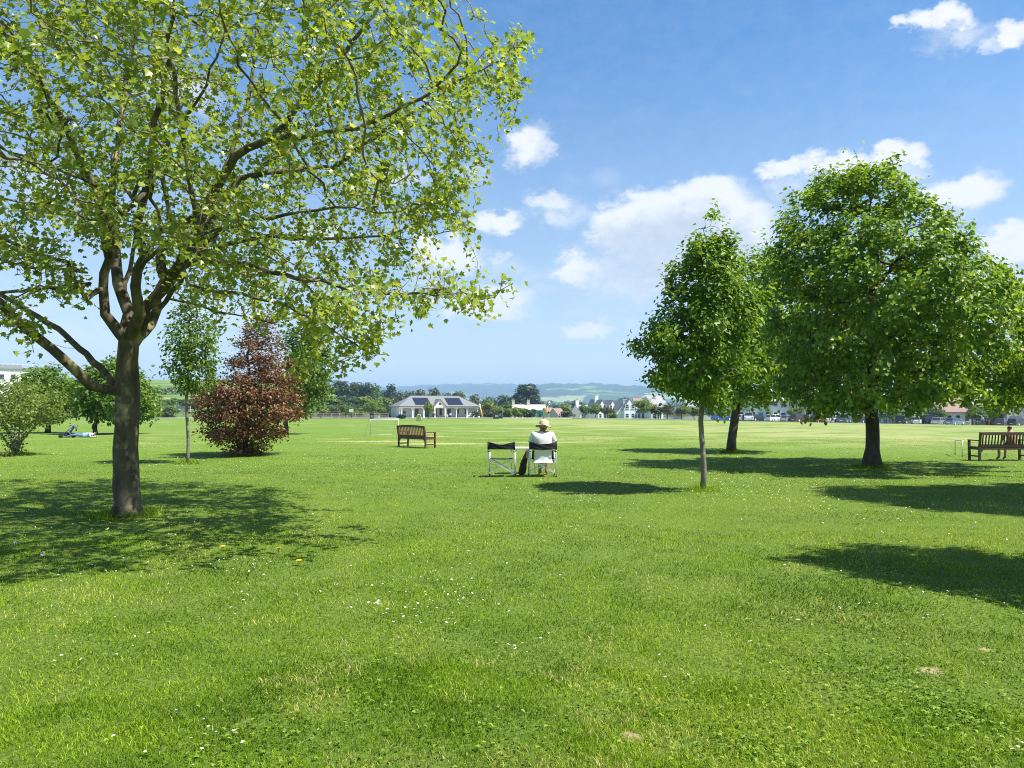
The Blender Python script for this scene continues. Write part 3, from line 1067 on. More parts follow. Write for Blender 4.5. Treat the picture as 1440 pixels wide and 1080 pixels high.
BUSH = 'bushes round the field'
for (px, top, D, w, label, mat) in (
        (433, 574, 175, 18, 'pale bush right of the copper tree', 'leaf_pale'), (455, 575, 178, 20, 'pale bush behind the rail fence', 'leaf_pale'),
        (470, 577, 176, 15, 'olive bush left of the white backboard', 'leaf_brownish'), (504, 577, 178, 18, 'green bush right of the white backboard', None),
        (540, 577, 180, 14, 'dark bush at the left corner of the pavilion', 'leaf_far'), (672, 577, 175, 16, 'dry olive bush at the right corner of the pavilion', 'leaf_brownish'),
        (690, 575, 178, 18, 'olive bush behind the dark green bins', 'leaf_brownish'), (707, 573, 182, 22, 'green bush right of the dark green bins', None),
        (728, 572, 184, 22, 'large green bush in front of the conifer', None), (743, 574, 184, 20, 'dark green bush below the conifer', 'leaf_far'),
        (797, 577, 190, 20, 'grey-green bush right of the brick roofs', 'leaf_brownish'), (861, 580, 180, 12, 'green bush at the foot of the white gable', None),
        (565, 582, 150, 13, 'clipped dark green bush in front of the pavilion', 'leaf_fir'), (235, 570, 190, 30, 'green hedge bush beyond the young tree', None),
        (215, 566, 230, 30, 'green bush on the bank behind the round trees', None), (270, 566, 230, 30, 'reddish-green bush beyond the copper tree', 'leaf_brownish'),
        (10, 560, 150, 40, 'bright green bush below the white building', 'leaf_pale'), (50, 556, 160, 30, 'green bush right of the white building', None)):
    stand('bush', px, top, D, w, label, mat, BUSH)
for (px, top, D, w, label, mat) in (
        (418, 566, 215, 34, 'green bush peeping between the copper tree and the bright tree behind it', None), (440, 562, 225, 26, 'olive bush on the bank just below the leftmost skyline tree', 'leaf_brownish'),
        (462, 560, 250, 30, 'pale green bush high on the bank left of the hedges', 'leaf_pale'), (486, 556, 285, 34, 'dark bush under the skyline trees above the hedges', 'leaf_far'),
        (512, 556, 290, 32, 'green bush under the tall narrow skyline tree', None), (528, 553, 300, 22, 'dark bush left of the orange-roofed house', 'leaf_far'),
        (541, 557, 296, 30, 'green bush in front of the orange-roofed house', None), (560, 556, 300, 30, 'olive bush between the two orange roofs', 'leaf_brownish'),
        (580, 560, 280, 24, 'green bush above the left end of the pavilion roof', None), (447, 570, 195, 26, 'pale bush low on the bank right of the copper tree', 'leaf_pale'),
        (478, 571, 196, 22, 'olive bush at the foot of the bank behind the rail fence', 'leaf_brownish'), (512, 573, 190, 20, 'small green bush at the foot of the bank right of the backboard', None),
        (532, 571, 196, 18, 'pale green bush at the foot of the bank near the pavilion', 'leaf_pale'), (553, 570, 200, 18, 'dark green bush beside the pavilion wall', 'leaf_far')):
    stand('bush', px, top, D, w, label, mat, BUSH)


def hedge(label, a, b, h, w, mat, n):
    (xa, ya), (xb, yb) = (G(*a)[:2], G(*b)[:2])
    g = np.random.default_rng(int(a[0]))
    t = g.random(n)
    x = xa + (xb - xa) * t + g.normal(size=n) * w * .3
    y = ya + (yb - ya) * t + g.normal(size=n) * w * .3
    top = h * (.75 + .35 * vn1(t * 9))
    z = gz(x, y) + top * g.random(n) ** .6
    pos = np.stack([x, y, z], -1)
    nr = g.normal(size=(n, 3)) * .6 + np.array([0, -.3, .6])
    base = np.array([(xa + xb) / 2, (ya + yb) / 2, float(gz((xa + xb) / 2, (ya + yb) / 2))])
    o = scatter_leaves('hedge', pos - base, nr, g.normal(size=pos.shape), .45 * (.6 + .8 * g.random(n)), 'clump', M[mat], None)
    o.location = tuple(base)
    tag(o, label, 'hedge', 'hedges on the bank')


def vn1(x):
    return .5 + .25 * np.sin(x * 2.1) + .25 * np.sin(x * 5.3 + 1)


hedge('upper dark hedge crossing the bank left of the pavilion', (455, 262), (548, 232), 2.2, 2.0, 'leaf_far', 1500)
hedge('lower green hedge crossing the bank left of the pavilion', (440, 222), (530, 205), 1.9, 1.8, 'leaf_light', 1300)
hedge('long clipped hedge behind the rail fence', (420, 182), (552, 180), 1.3, 1.2, 'leaf_light', 1700)
hedge('green hedge on the bank seen between the plane trunk and the copper tree', (190, 240), (330, 236), 2.4, 2.0, 'leaf_light', 1700)
hedge('olive hedge high on the bank left of the copper tree', (180, 330), (340, 320), 3.0, 2.5, 'leaf_brownish', 1700)

# ------------------------------------------------------------------ value noise for scattering
def vnoise(x, y, scale, seed=0):
    x = np.asarray(x) / scale
    y = np.asarray(y) / scale
    xi, yi = np.floor(x).astype(np.int64), np.floor(y).astype(np.int64)
    fx, fy = x - xi, y - yi
    fx, fy = fx * fx * (3 - 2 * fx), fy * fy * (3 - 2 * fy)

    def h(a, b):
        k = (a * 374761393 + b * 668265263 + seed * 69069) & 0x7fffffff
        k = ((k ^ (k >> 13)) * 1274126177) & 0x7fffffff
        return (k ^ (k >> 16)) % 10007 / 10007.0
    return (h(xi, yi) * (1 - fx) + h(xi + 1, yi) * fx) * (1 - fy) + (h(xi, yi + 1) * (1 - fx) + h(xi + 1, yi + 1) * fx) * fy


def px_ground(px, py):
    d = ray(px, py)
    s = EYE / -d[2]
    return d[0] * s, d[1] * s


BARE = [(1310, 943, .12, .05), (888, 1029, .07, .04), (1384, 914, .07, .03), (850, 782, .9, .3)]
BARE = [(*px_ground(a, b), c, d) for a, b, c, d in BARE]


def bare_mask(x, y):
    m = np.zeros(len(x))
    for bx, by, rx, ry in BARE:
        m = np.maximum(m, 1 - np.hypot((x - bx) / rx, (y - by) / (ry * 2.2)))
    return np.clip(m, 0, 1)


# ------------------------------------------------------------------ ground sheet
def ground_material():
    m, nt, out = new_mat('lawn')
    tc = nt.nodes.new('ShaderNodeTexCoord')
    V = tc.outputs['Object']
    n1 = noise_tex(nt, V, 0.35, 6, 0.6)
    n2 = noise_tex(nt, V, 2.6, 6, 0.65)
    n3 = noise_tex(nt, V, 38, 5, 0.7)
    sep = nt.nodes.new('ShaderNodeSeparateXYZ')
    link(nt, V, sep.inputs[0])
    dist = sep.outputs['Y']
    g1 = ramp(nt, n2.outputs['Fac'], [(0.25, (0.085, 0.155, 0.018)), (0.5, (0.120, 0.205, 0.020)), (0.75, (0.175, 0.245, 0.034))])
    g1 = mixc(nt, maprange(nt, n1.outputs['Fac'], 0.35, 0.7, 0, .6), g1, (0.13, 0.19, 0.04))
    # short dry grass out on the playing field, in drifts
    mp = nt.nodes.new('ShaderNodeMapping')
    mp.inputs['Scale'].default_value = (0.5, 0.9, 1)
    link(nt, V, mp.inputs['Vector'])
    n4 = noise_tex(nt, mp.outputs[0], 0.42, 8, 0.68, 0.4)
    n5 = noise_tex(nt, V, 0.07, 4, 0.5)
    xr = maprange(nt, mathn(nt, 'ADD', sep.outputs['X'], mathn(nt, 'MULTIPLY', dist, 0.10)), -6, 22, 0.0, 0.13)
    far = maprange(nt, dist, 24, 44)
    far2 = maprange(nt, dist, 110, 190, 1, .25)
    dry = mathn(nt, 'ADD', mathn(nt, 'ADD', n4.outputs['Fac'], xr), mathn(nt, 'MULTIPLY', mathn(nt, 'SUBTRACT', n5.outputs['Fac'], .5), .35))
    dry = mathn(nt, 'MULTIPLY', mathn(nt, 'MULTIPLY', maprange(nt, dry, 0.50, 0.72), far), far2)
    col = mixc(nt, mathn(nt, 'MULTIPLY', dry, .70), g1, (0.34, 0.34, 0.145))
    # worn strips by the left bench and in the small goal mouth
    for (wx, wy, rx, ry) in ((-3.0, 35.0, 3.4, 1.6), (-5.2, 44.0, 2.6, 1.3), (1.0, 36.5, 3.0, 1.0), (-6.5, 37.5, 4.5, 1.2)):
        mm = nt.nodes.new('ShaderNodeMapping')
        mm.vector_type = 'POINT'
        mm.inputs['Location'].default_value = (-wx / rx, -wy / ry, 0)
        mm.inputs['Scale'].default_value = (1 / rx, 1 / ry, 0)
        link(nt, V, mm.inputs['Vector'])
        ln = nt.nodes.new('ShaderNodeVectorMath')
        ln.operation = 'LENGTH'
        link(nt, mm.outputs[0], ln.inputs[0])
        w = mathn(nt, 'ADD', mathn(nt, 'SUBTRACT', 1.0, ln.outputs['Value']), mathn(nt, 'MULTIPLY', mathn(nt, 'SUBTRACT', n2.outputs['Fac'], .5), 1.6))
        col = mixc(nt, maprange(nt, w, 0.15, 0.75, 0, .7), col, (0.46, 0.42, 0.20))
    # soil and thatch between the blades close by
    thatch = ramp(nt, n3.outputs['Fac'], [(0.3, (0.045, 0.080, 0.010)), (0.55, (0.12, 0.185, 0.022)), (0.75, (0.31, 0.30, 0.10))])
    col = mixc(nt, maprange(nt, dist, 6, 34, 1, 0), col, thatch)
    bl = None
    n7b = noise_tex(nt, V, 22, 5, 0.6)
    for (bx, by, rx, ry) in BARE:
        if rx > .5:
            continue
        mm = nt.nodes.new('ShaderNodeMapping')
        mm.inputs['Location'].default_value = (-bx / rx, -by / (ry * 2.2), 0)
        mm.inputs['Scale'].default_value = (1 / rx, 1 / (ry * 2.2), 0)
        link(nt, V, mm.inputs['Vector'])
        ln = nt.nodes.new('ShaderNodeVectorMath')
        ln.operation = 'LENGTH'
        link(nt, mm.outputs[0], ln.inputs[0])
        bl = ln.outputs['Value'] if bl is None else mathn(nt, 'MINIMUM', bl, ln.outputs['Value'])
    bm = mathn(nt, 'ADD', mathn(nt, 'SUBTRACT', 1.0, bl), mathn(nt, 'MULTIPLY', mathn(nt, 'SUBTRACT', n7b.outputs['Fac'], .5), 2.4))
    soil = ramp(nt, n3.outputs['Fac'], [(0.3, (0.22, 0.175, 0.08)), (0.7, (0.44, 0.37, 0.20))])
    col = mixc(nt, maprange(nt, bm, 0.2, 0.6), col, soil)
    # rough meadow and bushes on the land beyond the field
    n6 = noise_tex(nt, V, 0.05, 6, 0.6)
    mead = ramp(nt, n6.outputs['Fac'], [(0.35, (0.06, 0.12, 0.03)), (0.5, (0.13, 0.20, 0.05)), (0.65, (0.22, 0.26, 0.09))])
    col = mixc(nt, maprange(nt, dist, 186, 196), col, mead)
    bs = nt.nodes.new('ShaderNodeBsdfPrincipled')
    bs.inputs['Roughness'].default_value = 0.9
    bs.inputs['Specular IOR Level'].default_value = 0.15
    link(nt, col, bs.inputs['Base Color'])
    bp = nt.nodes.new('ShaderNodeBump')
    bp.inputs['Strength'].default_value = 0.8
    bp.inputs['Distance'].default_value = 0.05
    n7 = noise_tex(nt, V, 9, 8, 0.75)
    link(nt, n7.outputs['Fac'], bp.inputs['Height'])
    link(nt, bp.outputs[0], bs.inputs['Normal'])
    link(nt, bs.outputs[0], out.inputs[0])
    return m


def polar_sheet(name, rr, aa, zf, mat, centre=True, wrap=True, smooth=True):
    na, nr = len(aa), len(rr)
    r, a = np.meshgrid(rr, aa, indexing='ij')
    x, y = r * np.sin(a), r * np.cos(a)
    z = zf(x, y)
    V = np.stack([x, y, z], -1).reshape(-1, 3)
    fs = []
    for i in range(nr - 1):
        j = np.arange(na if wrap else na - 1)
        k = (j + 1) % na
        fs.append(np.stack([i * na + j, i * na + k, (i + 1) * na + k, (i + 1) * na + j], -1)[:, ::-1])
    fs = np.concatenate(fs)
    flat = fs.ravel()
    tot = np.full(len(fs), 4)
    if centre:
        V = np.vstack([V, [[0, 0, float(zf(0.0, 0.0))]]])
        c = len(V) - 1
        j = np.arange(na)
        tri = np.stack([np.full(na, c), (j + 1) % na, j], -1)
        flat = np.concatenate([flat, tri.ravel()])
        tot = np.concatenate([tot, np.full(na, 3)])
    st = np.concatenate([[0], np.cumsum(tot)[:-1]])
    return fast_mesh(name, V, flat, st, tot, mat, smooth=smooth)


tag(polar_sheet('ground', 0.5 * 1.055 ** np.arange(0, 147), np.linspace(-math.pi, math.pi, 360, endpoint=False), gz, ground_material()), kind='structure')


# ------------------------------------------------------------------ far countryside and hills
def hill_z(x, y):
    r = np.hypot(x, y)
    a = np.arctan2(x, y)
    px = 720 + FOC * np.tan(np.clip(a, -1.2, 1.2))

    def prof(px, tab, D):
        t = np.array(tab, float)
        return (573 - np.interp(px, t[:, 0], t[:, 1])) / FOC * D + EYE
    A = prof(px, [(-900, 546), (440, 546), (540, 546), (600, 542.5), (650, 541), (700, 540.5), (735, 542), (760, 545), (900, 548), (2400, 548)], 7400)
    B = prof(px, [(-900, 580), (690, 575), (728, 556), (742, 546), (757, 541), (785, 540.5), (812, 541.5), (832, 540), (850, 541), (880, 543.5), (930, 545), (985, 547), (1200, 549), (2400, 549)], 5200)
    rough = 5 * np.sin(px * .21 + r * .003) + 3 * np.sin(px * .55 + 1.7) + 3.5 * (vnoise(x, y, 90, 3) - .5) * 2
    ha = (A + rough * .9) * sstep(3600, 7400, r) ** .8
    hb = (B + rough * .7) * sstep(2600, 5200, r) ** .8
    low = -24 + 40 * sstep(900, 2800, r) + 10 * (vnoise(x, y, 420, 5) - .5)
    return np.maximum(np.maximum(ha, hb), low)


def hills_material():
    m, nt, out = new_mat('farmland')
    tc = nt.nodes.new('ShaderNodeTexCoord')
    V = tc.outputs['Object']
    vo = nt.nodes.new('ShaderNodeTexVoronoi')
    vo.inputs['Scale'].default_value = 0.0034
    link(nt, V, vo.inputs['Vector'])
    ed = nt.nodes.new('ShaderNodeTexVoronoi')
    ed.feature = 'DISTANCE_TO_EDGE'
    ed.inputs['Scale'].default_value = 0.0034
    link(nt, V, ed.inputs['Vector'])
    sp = nt.nodes.new('ShaderNodeSeparateColor')
    link(nt, vo.outputs['Color'], sp.inputs[0])
    field = ramp(nt, sp.outputs[0], [(0.0, (0.035, 0.07, 0.02)), (0.42, (0.05, 0.09, 0.025)), (0.48, (0.13, 0.22, 0.05)), (0.8, (0.17, 0.26, 0.07)), (1, (0.25, 0.27, 0.12))])
    n1 = noise_tex(nt, V, 0.012, 6, 0.6)
    hedge = mathn(nt, 'ADD', ed.outputs['Distance'], mathn(nt, 'MULTIPLY', n1.outputs['Fac'], 0.08))
    col = mixc(nt, maprange(nt, hedge, 0.07, 0.10, 1, 0), field, (0.03, 0.055, 0.018))
    n2 = noise_tex(nt, V, 0.0022, 5, 0.6)
    sepn = nt.nodes.new('ShaderNodeSeparateXYZ')
    link(nt, V, sepn.inputs[0])
    wood = mathn(nt, 'ADD', n2.outputs['Fac'], maprange(nt, sepn.outputs['Z'], 55, 130, 0, .22))
    col = mixc(nt, maprange(nt, wood, 0.54, 0.60), col, (0.03, 0.052, 0.02))
    bs = nt.nodes.new('ShaderNodeBsdfPrincipled')
    bs.inputs['Roughness'].default_value = 0.95
    bs.inputs['Specular IOR Level'].default_value = 0.1
    link(nt, col, bs.inputs['Base Color'])
    link(nt, bs.outputs[0], out.inputs[0])
    return m


tag(polar_sheet('hills', np.concatenate([np.linspace(880, 2800, 40), np.linspace(2860, 8800, 100)]), np.linspace(-1.05, 1.05, 700), hill_z, hills_material(), centre=False, wrap=False), kind='structure')


# woods filling the valley between the field and the hills: one mass nobody could count
def valley_wood():
    pos, nr, sz = [], [], []
    g = np.random.default_rng(77)
    n = 0
    while n < 520:
        D = g.uniform(420, 1900)
        px = g.uniform(380, 1560)
        x = (px - 720) / FOC * D
        if vnoise(np.array([x]), np.array([D]), 160, 9)[0] < .47 and D > 560:
            continue
        z0 = float(gz(x, D)) if D < 1000 else float(hill_z(x, D))
        h = g.uniform(7, 13) * (0.8 if D < 700 else 1.15)
        if z0 + h > EYE + (573 - (562 if D < 900 else 560)) / FOC * D:
            continue
        k = 60
        u = g.normal(size=(k, 3))
        u /= np.linalg.norm(u, axis=1)[:, None]
        q = np.array([x, D, z0 + h * .55]) + u * np.array([h * .5, h * .5, h * .45]) * (g.random((k, 1)) ** .35)
        pos.append(q)
        nr.append(u + g.normal(size=(k, 3)) * .35 + np.array([0, 0, .4]))
        sz.append(np.full(k, h * .17))
        n += 1
    pos = np.concatenate(pos)
    o = scatter_leaves('valley_wood', pos, np.concatenate(nr), g.normal(size=pos.shape), np.concatenate(sz), 'clump', M['leaf_far'], None, None)
    tag(o, 'dark blue-green woods in the valley below the hills', 'woods', kind='stuff')


valley_wood()


# ------------------------------------------------------------------ ribbons laid on the ground
def ribbon(name, pts, w, lift, mat, thick=0.06, label=None):
    pts = [np.array(p, float) for p in pts]
    q = []
    for a, b in zip(pts[:-1], pts[1:]):
        k = max(1, int(np.linalg.norm(b - a) / 3))
        for i in range(k):
            q.append(a + (b - a) * i / k)
    q.append(pts[-1])
    V, Fs = [], []
    for i, p in enumerate(q):
        t = q[min(i + 1, len(q) - 1)] - q[max(i - 1, 0)]
        t /= np.linalg.norm(t)
        nn = np.array([-t[1], t[0]])
        for s in (-1, 1):
            e = p[:2] + nn * s * w / 2
            z = float(gz(e[0], e[1]))
            V.append((e[0], e[1], z + lift))
            V.append((e[0], e[1], z + lift - thick - .1))
    for i in range(len(q) - 1):
        a, b = i * 4, i * 4 + 4
        Fs += [(a, a + 2, b + 2, b), (a + 1, a, b, b + 1), (a + 2, a + 3, b + 3, b + 2)]
    mb = MB()
    mb.add(V, Fs)
    return tag(mb.build(name, mat), kind='structure')


gp = lambda px, D: (G(px, D)[0], D)
ribbon('path', [gp(150, 166), gp(440, 171), gp(560, 168), gp(690, 168), gp(800, 176), gp(960, 172)], 7.0, 0.16, M['path_pale'])
ribbon('pavement', [gp(960, 166), gp(1060, 158), gp(1250, 148), gp(1500, 140), gp(1700, 132)], 2.2, 0.12, M['path_pale'])
ribbon('road', [gp(940, 172), gp(1060, 164), gp(1250, 155), gp(1500, 147), gp(1700, 139)], 9.0, 0.03, M['asphalt'])


# ------------------------------------------------------------------ grass blades (one object) and daisies
TREEFEET = [(180, 11.8, .32, 260), (987, 15.25, .10, 200), (1225, 21.0, .28, 260), (264, 22.6, .10, 110), (24, 26.6, .25, 300), (1028, 28.3, .22, 160), (345, 26.6, .3, 160)]


def grass():
    def ring(n, d0, d1, power):
        u = rng.random(n)
        e = 2 - power
        D = (d0 ** e + u * (d1 ** e - d0 ** e)) ** (1 / e)
        a = rng.uniform(-0.74, 0.74, n)
        return D * np.sin(a), D * np.cos(a)
    x1, y1 = ring(190000, 2.4, 5.0, 0.6)
    x2, y2 = ring(560000, 5.0, 46.0, 1.80)
    x = np.concatenate([x1, x2])
    y = np.concatenate([y1, y2])
    D = np.hypot(x, y)
    bm = bare_mask(x, y)
    tex = 0.6 * vnoise(x, y, .45, 1) + 0.4 * vnoise(x, y, .16, 2)
    keep = (rng.random(len(x)) > bm * 1.1 * (vnoise(x, y, .06, 21) + .3)) & (rng.random(len(x)) < .45 + tex)
    x, y, D, tex, bm = x[keep], y[keep], D[keep], tex[keep], bm[keep]
    h = (0.013 + 0.023 * rng.random(len(x))) * (0.55 + 0.85 * tex)
    h *= 1 - 0.35 * sstep(18, 34, D)
    tall = np.zeros(len(x), bool)
    X, Y, Hh = [x], [y], [h]
    for (px, d, r, n) in TREEFEET:
        c = G(px, d)
        a = rng.random(n * 3) * 6.283
        rr = r + np.abs(rng.normal(size=n * 3)) * .20
        X.append(c[0] + np.cos(a) * rr)
        Y.append(c[1] + np.sin(a) * rr)
        Hh.append(rng.uniform(.07, .20, n * 3) * np.exp(-(rr - r) * 1.6))
    x, y, h = np.concatenate(X), np.concatenate(Y), np.concatenate(Hh)
    D = np.hypot(x, y)
    n = len(x)
    z = gz(x, y) - 0.004
    w = 0.0013 + 0.00050 * D
    w *= 0.7 + .6 * rng.random(n)
    a = rng.random(n) * 6.283
    c, s = np.cos(a), np.sin(a)
    b = rng.random(n) * 6.283
    ln = h * (0.25 + 0.9 * rng.random(n))
    tx, ty = np.cos(b) * ln, np.sin(b) * ln
    V = np.zeros((n, 5, 3))
    for k, (sg, f, hf, lf) in enumerate(((-1, 1, 0, 0), (1, 1, 0, 0), (1, .8, .62, .35), (-1, .8, .62, .35), (0, 0, 1, 1))):
        V[:, k, 0] = x + sg * c * w * f * .5 + tx * lf
        V[:, k, 1] = y + sg * s * w * f * .5 + ty * lf
        V[:, k, 2] = z + h * hf
    near = D < 11
    patch = vnoise(x, y, 1.3, 4) * .4 + vnoise(x, y, .35, 6) * .35 + vnoise(x, y, 3.4, 8) * .25
    far = sstep(22, 40, D)
    hue = np.clip(0.04 + 0.66 * rng.random(n) * (.5 + patch) + 1.0 * (patch - .5) + far * .10, 0, .9)
    dryc = vnoise(x, y, .6, 12) * .5 + vnoise(x, y, .2, 13) * .5
    pdry = 0.015 + .34 * sstep(.54, .76, dryc) + .5 * far * sstep(.45, .7, vnoise(x, y * .6, 3.0, 15))
    hue = np.where(rng.random(n) < pdry, .92 + .08 * rng.random(n), hue)
    flat, tot, hh, VV = [], [], [], []
    i = np.where(near)[0]
    A = V[i].reshape(-1, 3)
    o = np.arange(len(i))[:, None] * 5
    f1 = (o + np.array([0, 1, 2, 3, 3, 2, 4])[None]).ravel()
    t1 = np.tile([4, 3], len(i))
    j = np.where(~near)[0]
    B = V[j][:, [0, 1, 4]].reshape(-1, 3)
    f2 = (np.arange(len(j))[:, None] * 3 + np.array([0, 1, 2])[None] + len(A)).ravel()
    t2 = np.full(len(j), 3)
    tot = np.concatenate([t1, t2])
    st = np.concatenate([[0], np.cumsum(tot)[:-1]])
    ob = fast_mesh('grass', np.vstack([A, B]), np.concatenate([f1, f2]), st, tot, M['grass'], np.concatenate([np.repeat(hue[i], 2), hue[j]]))
    tag(ob, 'short mown green grass covering the park', 'grass', kind='stuff')
    print('grass blades', n)


grass()


def clover():
    g = np.random.default_rng(9)
    pos, nr, hu = [], [], []
    for (px, py, s, n) in ((1340, 1010, .55, 900), (1260, 980, .4, 500), (1060, 1040, .25, 350), (1110, 1065, .2, 220), (360, 1060, .3, 260), (700, 1060, .3, 220), (1180, 905, .5, 260), (930, 985, .3, 160), (520, 985, .3, 140), (160, 900, .5, 160), (1330, 860, .6, 260), (600, 900, .5, 200)):
        cx, cy = px_ground(px, py)
        for _ in range(n):
            x, y = cx + g.normal() * s, cy + g.normal() * s
            if y < 2.3:
                continue
            z = float(gz(x, y)) + g.uniform(.016, .038)
            a = g.random() * 6.28
            up = np.array([g.normal() * .25, g.normal() * .25, 1])
            for k in range(3):
                b = a + k * 2.094
                pos.append((x, y, z))
                nr.append((up, (math.cos(b), math.sin(b), .05)))
            h = g.random()
            hu += [h] * 3
    N = np.array([q[0] for q in nr])
    Dv = np.array([q[1] for q in nr])
    o = scatter_leaves('clover', np.array(pos), N, Dv, g.uniform(.010, .016, len(pos)), 'heart', M['leaf_lime'], None, np.array(hu))
    tag(o, 'low clover leaves in patches between the grass', 'clover', kind='stuff')


clover()


def daisies():
    pts = []
    clusters = [(325, 800, .22, 60), (640, 848, .25, 45), (590, 875, .14, 28), (270, 1040, .14, 20), (560, 828, .2, 22), (720, 912, .10, 14), (820, 700, .5, 60), (250, 735, .5, 60), (345, 700, .3, 50), (110, 745, .5, 50),
                (130, 800, .2, 22), (82, 820, .15, 18), (135, 928, .1, 14), (280, 746, .5, 50), (440, 738, .4, 40), (85, 715, .3, 24), (1000, 668, 1.4, 260), (1080, 700, 1.2, 190), (1030, 690, 1.2, 220), (940, 680, 1.5, 140), (1120, 712, .8, 70),
                (860, 690, 1.0, 70), (1200, 665, 1.4, 100), (1100, 668, 1.6, 120), (1330, 672, 1.8, 120), (1390, 655, 1.6, 100), (1330, 712, .4, 30), (1320, 742, .3, 22), (1180, 805, .25, 14), (1300, 740, .8, 60), (1290, 830, .12, 8), (1185, 860, .15, 8), (1120, 883, .06, 5),
                (1060, 893, .12, 10), (1290, 880, .12, 7), (1430, 1050, .06, 6), (1430, 850, .2, 16), (930, 945, .12, 10), (520, 700, .3, 30), (500, 655, 1.2, 60), (620, 655, 1.5, 50), (40, 670, 1.5, 100), (200, 690, .8, 50), (300, 660, 1.5, 120), (390, 660, 1.5, 120), (100, 650, 2, 120), (450, 650, 1.5, 80)]
    for (px, py, s, n) in clusters:
        cx, cy = px_ground(px, py)
        for _ in range(n):
            pts.append((cx + random.gauss(0, s * 1.3), cy + random.gauss(0, s * 1.3)))
    for _ in range(2300):
        D = 6 + 30 * random.random() ** .8
        a = random.uniform(-.74, .74)
        X, Y = D * math.sin(a), D * math.cos(a)
        if vnoise(np.array([X]), np.array([Y]), 2.2, 31)[0] > .52:
            pts.append((X, Y))
    mb = MB()
    for (x, y) in pts:
        if y < 2.5:
            continue
        z = float(gz(x, y)) + random.uniform(.028, .052)
        r = random.uniform(.006, .0105) * (1 + .02 * y)
        tx, ty = random.gauss(0, .3), random.gauss(0, .3) - .15
        V = []
        for k in range(10):
            a = k * .6283
            q = r * (1 if k % 2 == 0 else .72)
            V.append((x + q * math.cos(a), y + q * math.sin(a), z + q * (math.cos(a) * tx + math.sin(a) * ty) + .0015))
        V.append((x, y, z - .003))
        mb.add(V, [(k, (k + 1) % 10, 10) for k in range(10)], 0)
        c = [(x + r * .33 * math.cos(k * 1.047), y + r * .33 * math.sin(k * 1.047), z + .002 + r * .33 * (math.cos(k * 1.047) * tx + math.sin(k * 1.047) * ty)) for k in range(6)]
        mb.add(c, [tuple(range(6))], 1)
        mb.add([(x - .001, y, z - .05), (x + .001, y, z - .05), (x, y, z)], [(0, 1, 2)], 2)
    o = mb.build('daisies', [simple('daisy_petal', (0.82, 0.81, 0.80), .7, .03), simple('daisy_eye', (0.70, 0.48, 0.04), .8, .1), M['grass']], fix=False)
    tag(o, 'small white daisies scattered in drifts through the lawn', 'daisies', kind='stuff')


daisies()

# a few dandelions that stand out singly
ydan = simple('dandelion_yellow', (0.78, 0.50, 0.015), .8, .1)
pdan = simple('dandelion_down', (0.62, 0.60, 0.55), .9, .1)


def dandelion(px, py, label, clock=False, h=0.07):
    x, y = px_ground(px, py)
    z = float(gz(x, y))
    t = thing('dandelion', label, 'flower', (x, y, z), 0, 'dandelions in the lawn')
    MB().tube([(0, 0, -.01), (.004, 0, h * .5), (.002, .003, h)], .0026, 5).build('stem', M['grass'], t)
    mb = MB()
    if clock:
        for k in range(60):
            u = rng.normal(size=3)
            u /= np.linalg.norm(u)
            p = np.array([0, 0, h + .022])
            q = p + u * .026
            s = np.cross(u, [0.3, .5, .8])
            s /= np.linalg.norm(s)
            mb.add([p, q + s * .005, q - s * .005], [(0, 1, 2)], 0)
            mb.add([q + np.cross(u, s) * .005, q + s * .005, q - s * .005], [(0, 1, 2)], 0)
        mb.build('seed_head', pdan, t, fix=False)
    else:
        mb.lathe([(.006, h - .008), (.02, h + .002), (.027, h + .009), (.02, h + .015), (.006, h + .017)], sides=14)
        for k in range(16):
            a = k * .393
            mb.add([(0, 0, h + .01), (.03 * math.cos(a - .16), .03 * math.sin(a - .16), h + .012), (.034 * math.cos(a), .034 * math.sin(a), h + .009), (.03 * math.cos(a + .16), .03 * math.sin(a + .16), h + .012)], [(0, 1, 2, 3)])
        mb.build('flower_head', ydan, t)


dandelion(313, 780, 'yellow dandelion just left of the white daisy patch, the brightest one')
dandelion(106, 786, 'yellow dandelion in the tree shade at the left of the lawn')
dandelion(391, 780, 'yellow dandelion right of the white daisy patch')
dandelion(420, 795, 'small yellow dandelion farthest right of the daisy patch', h=.05)
dandelion(20, 789, 'white dandelion seed head on a tall stalk at the left edge', True, .17)
dandelion(60, 795, 'white dandelion seed head on a short stalk in the left shade', True, .10)

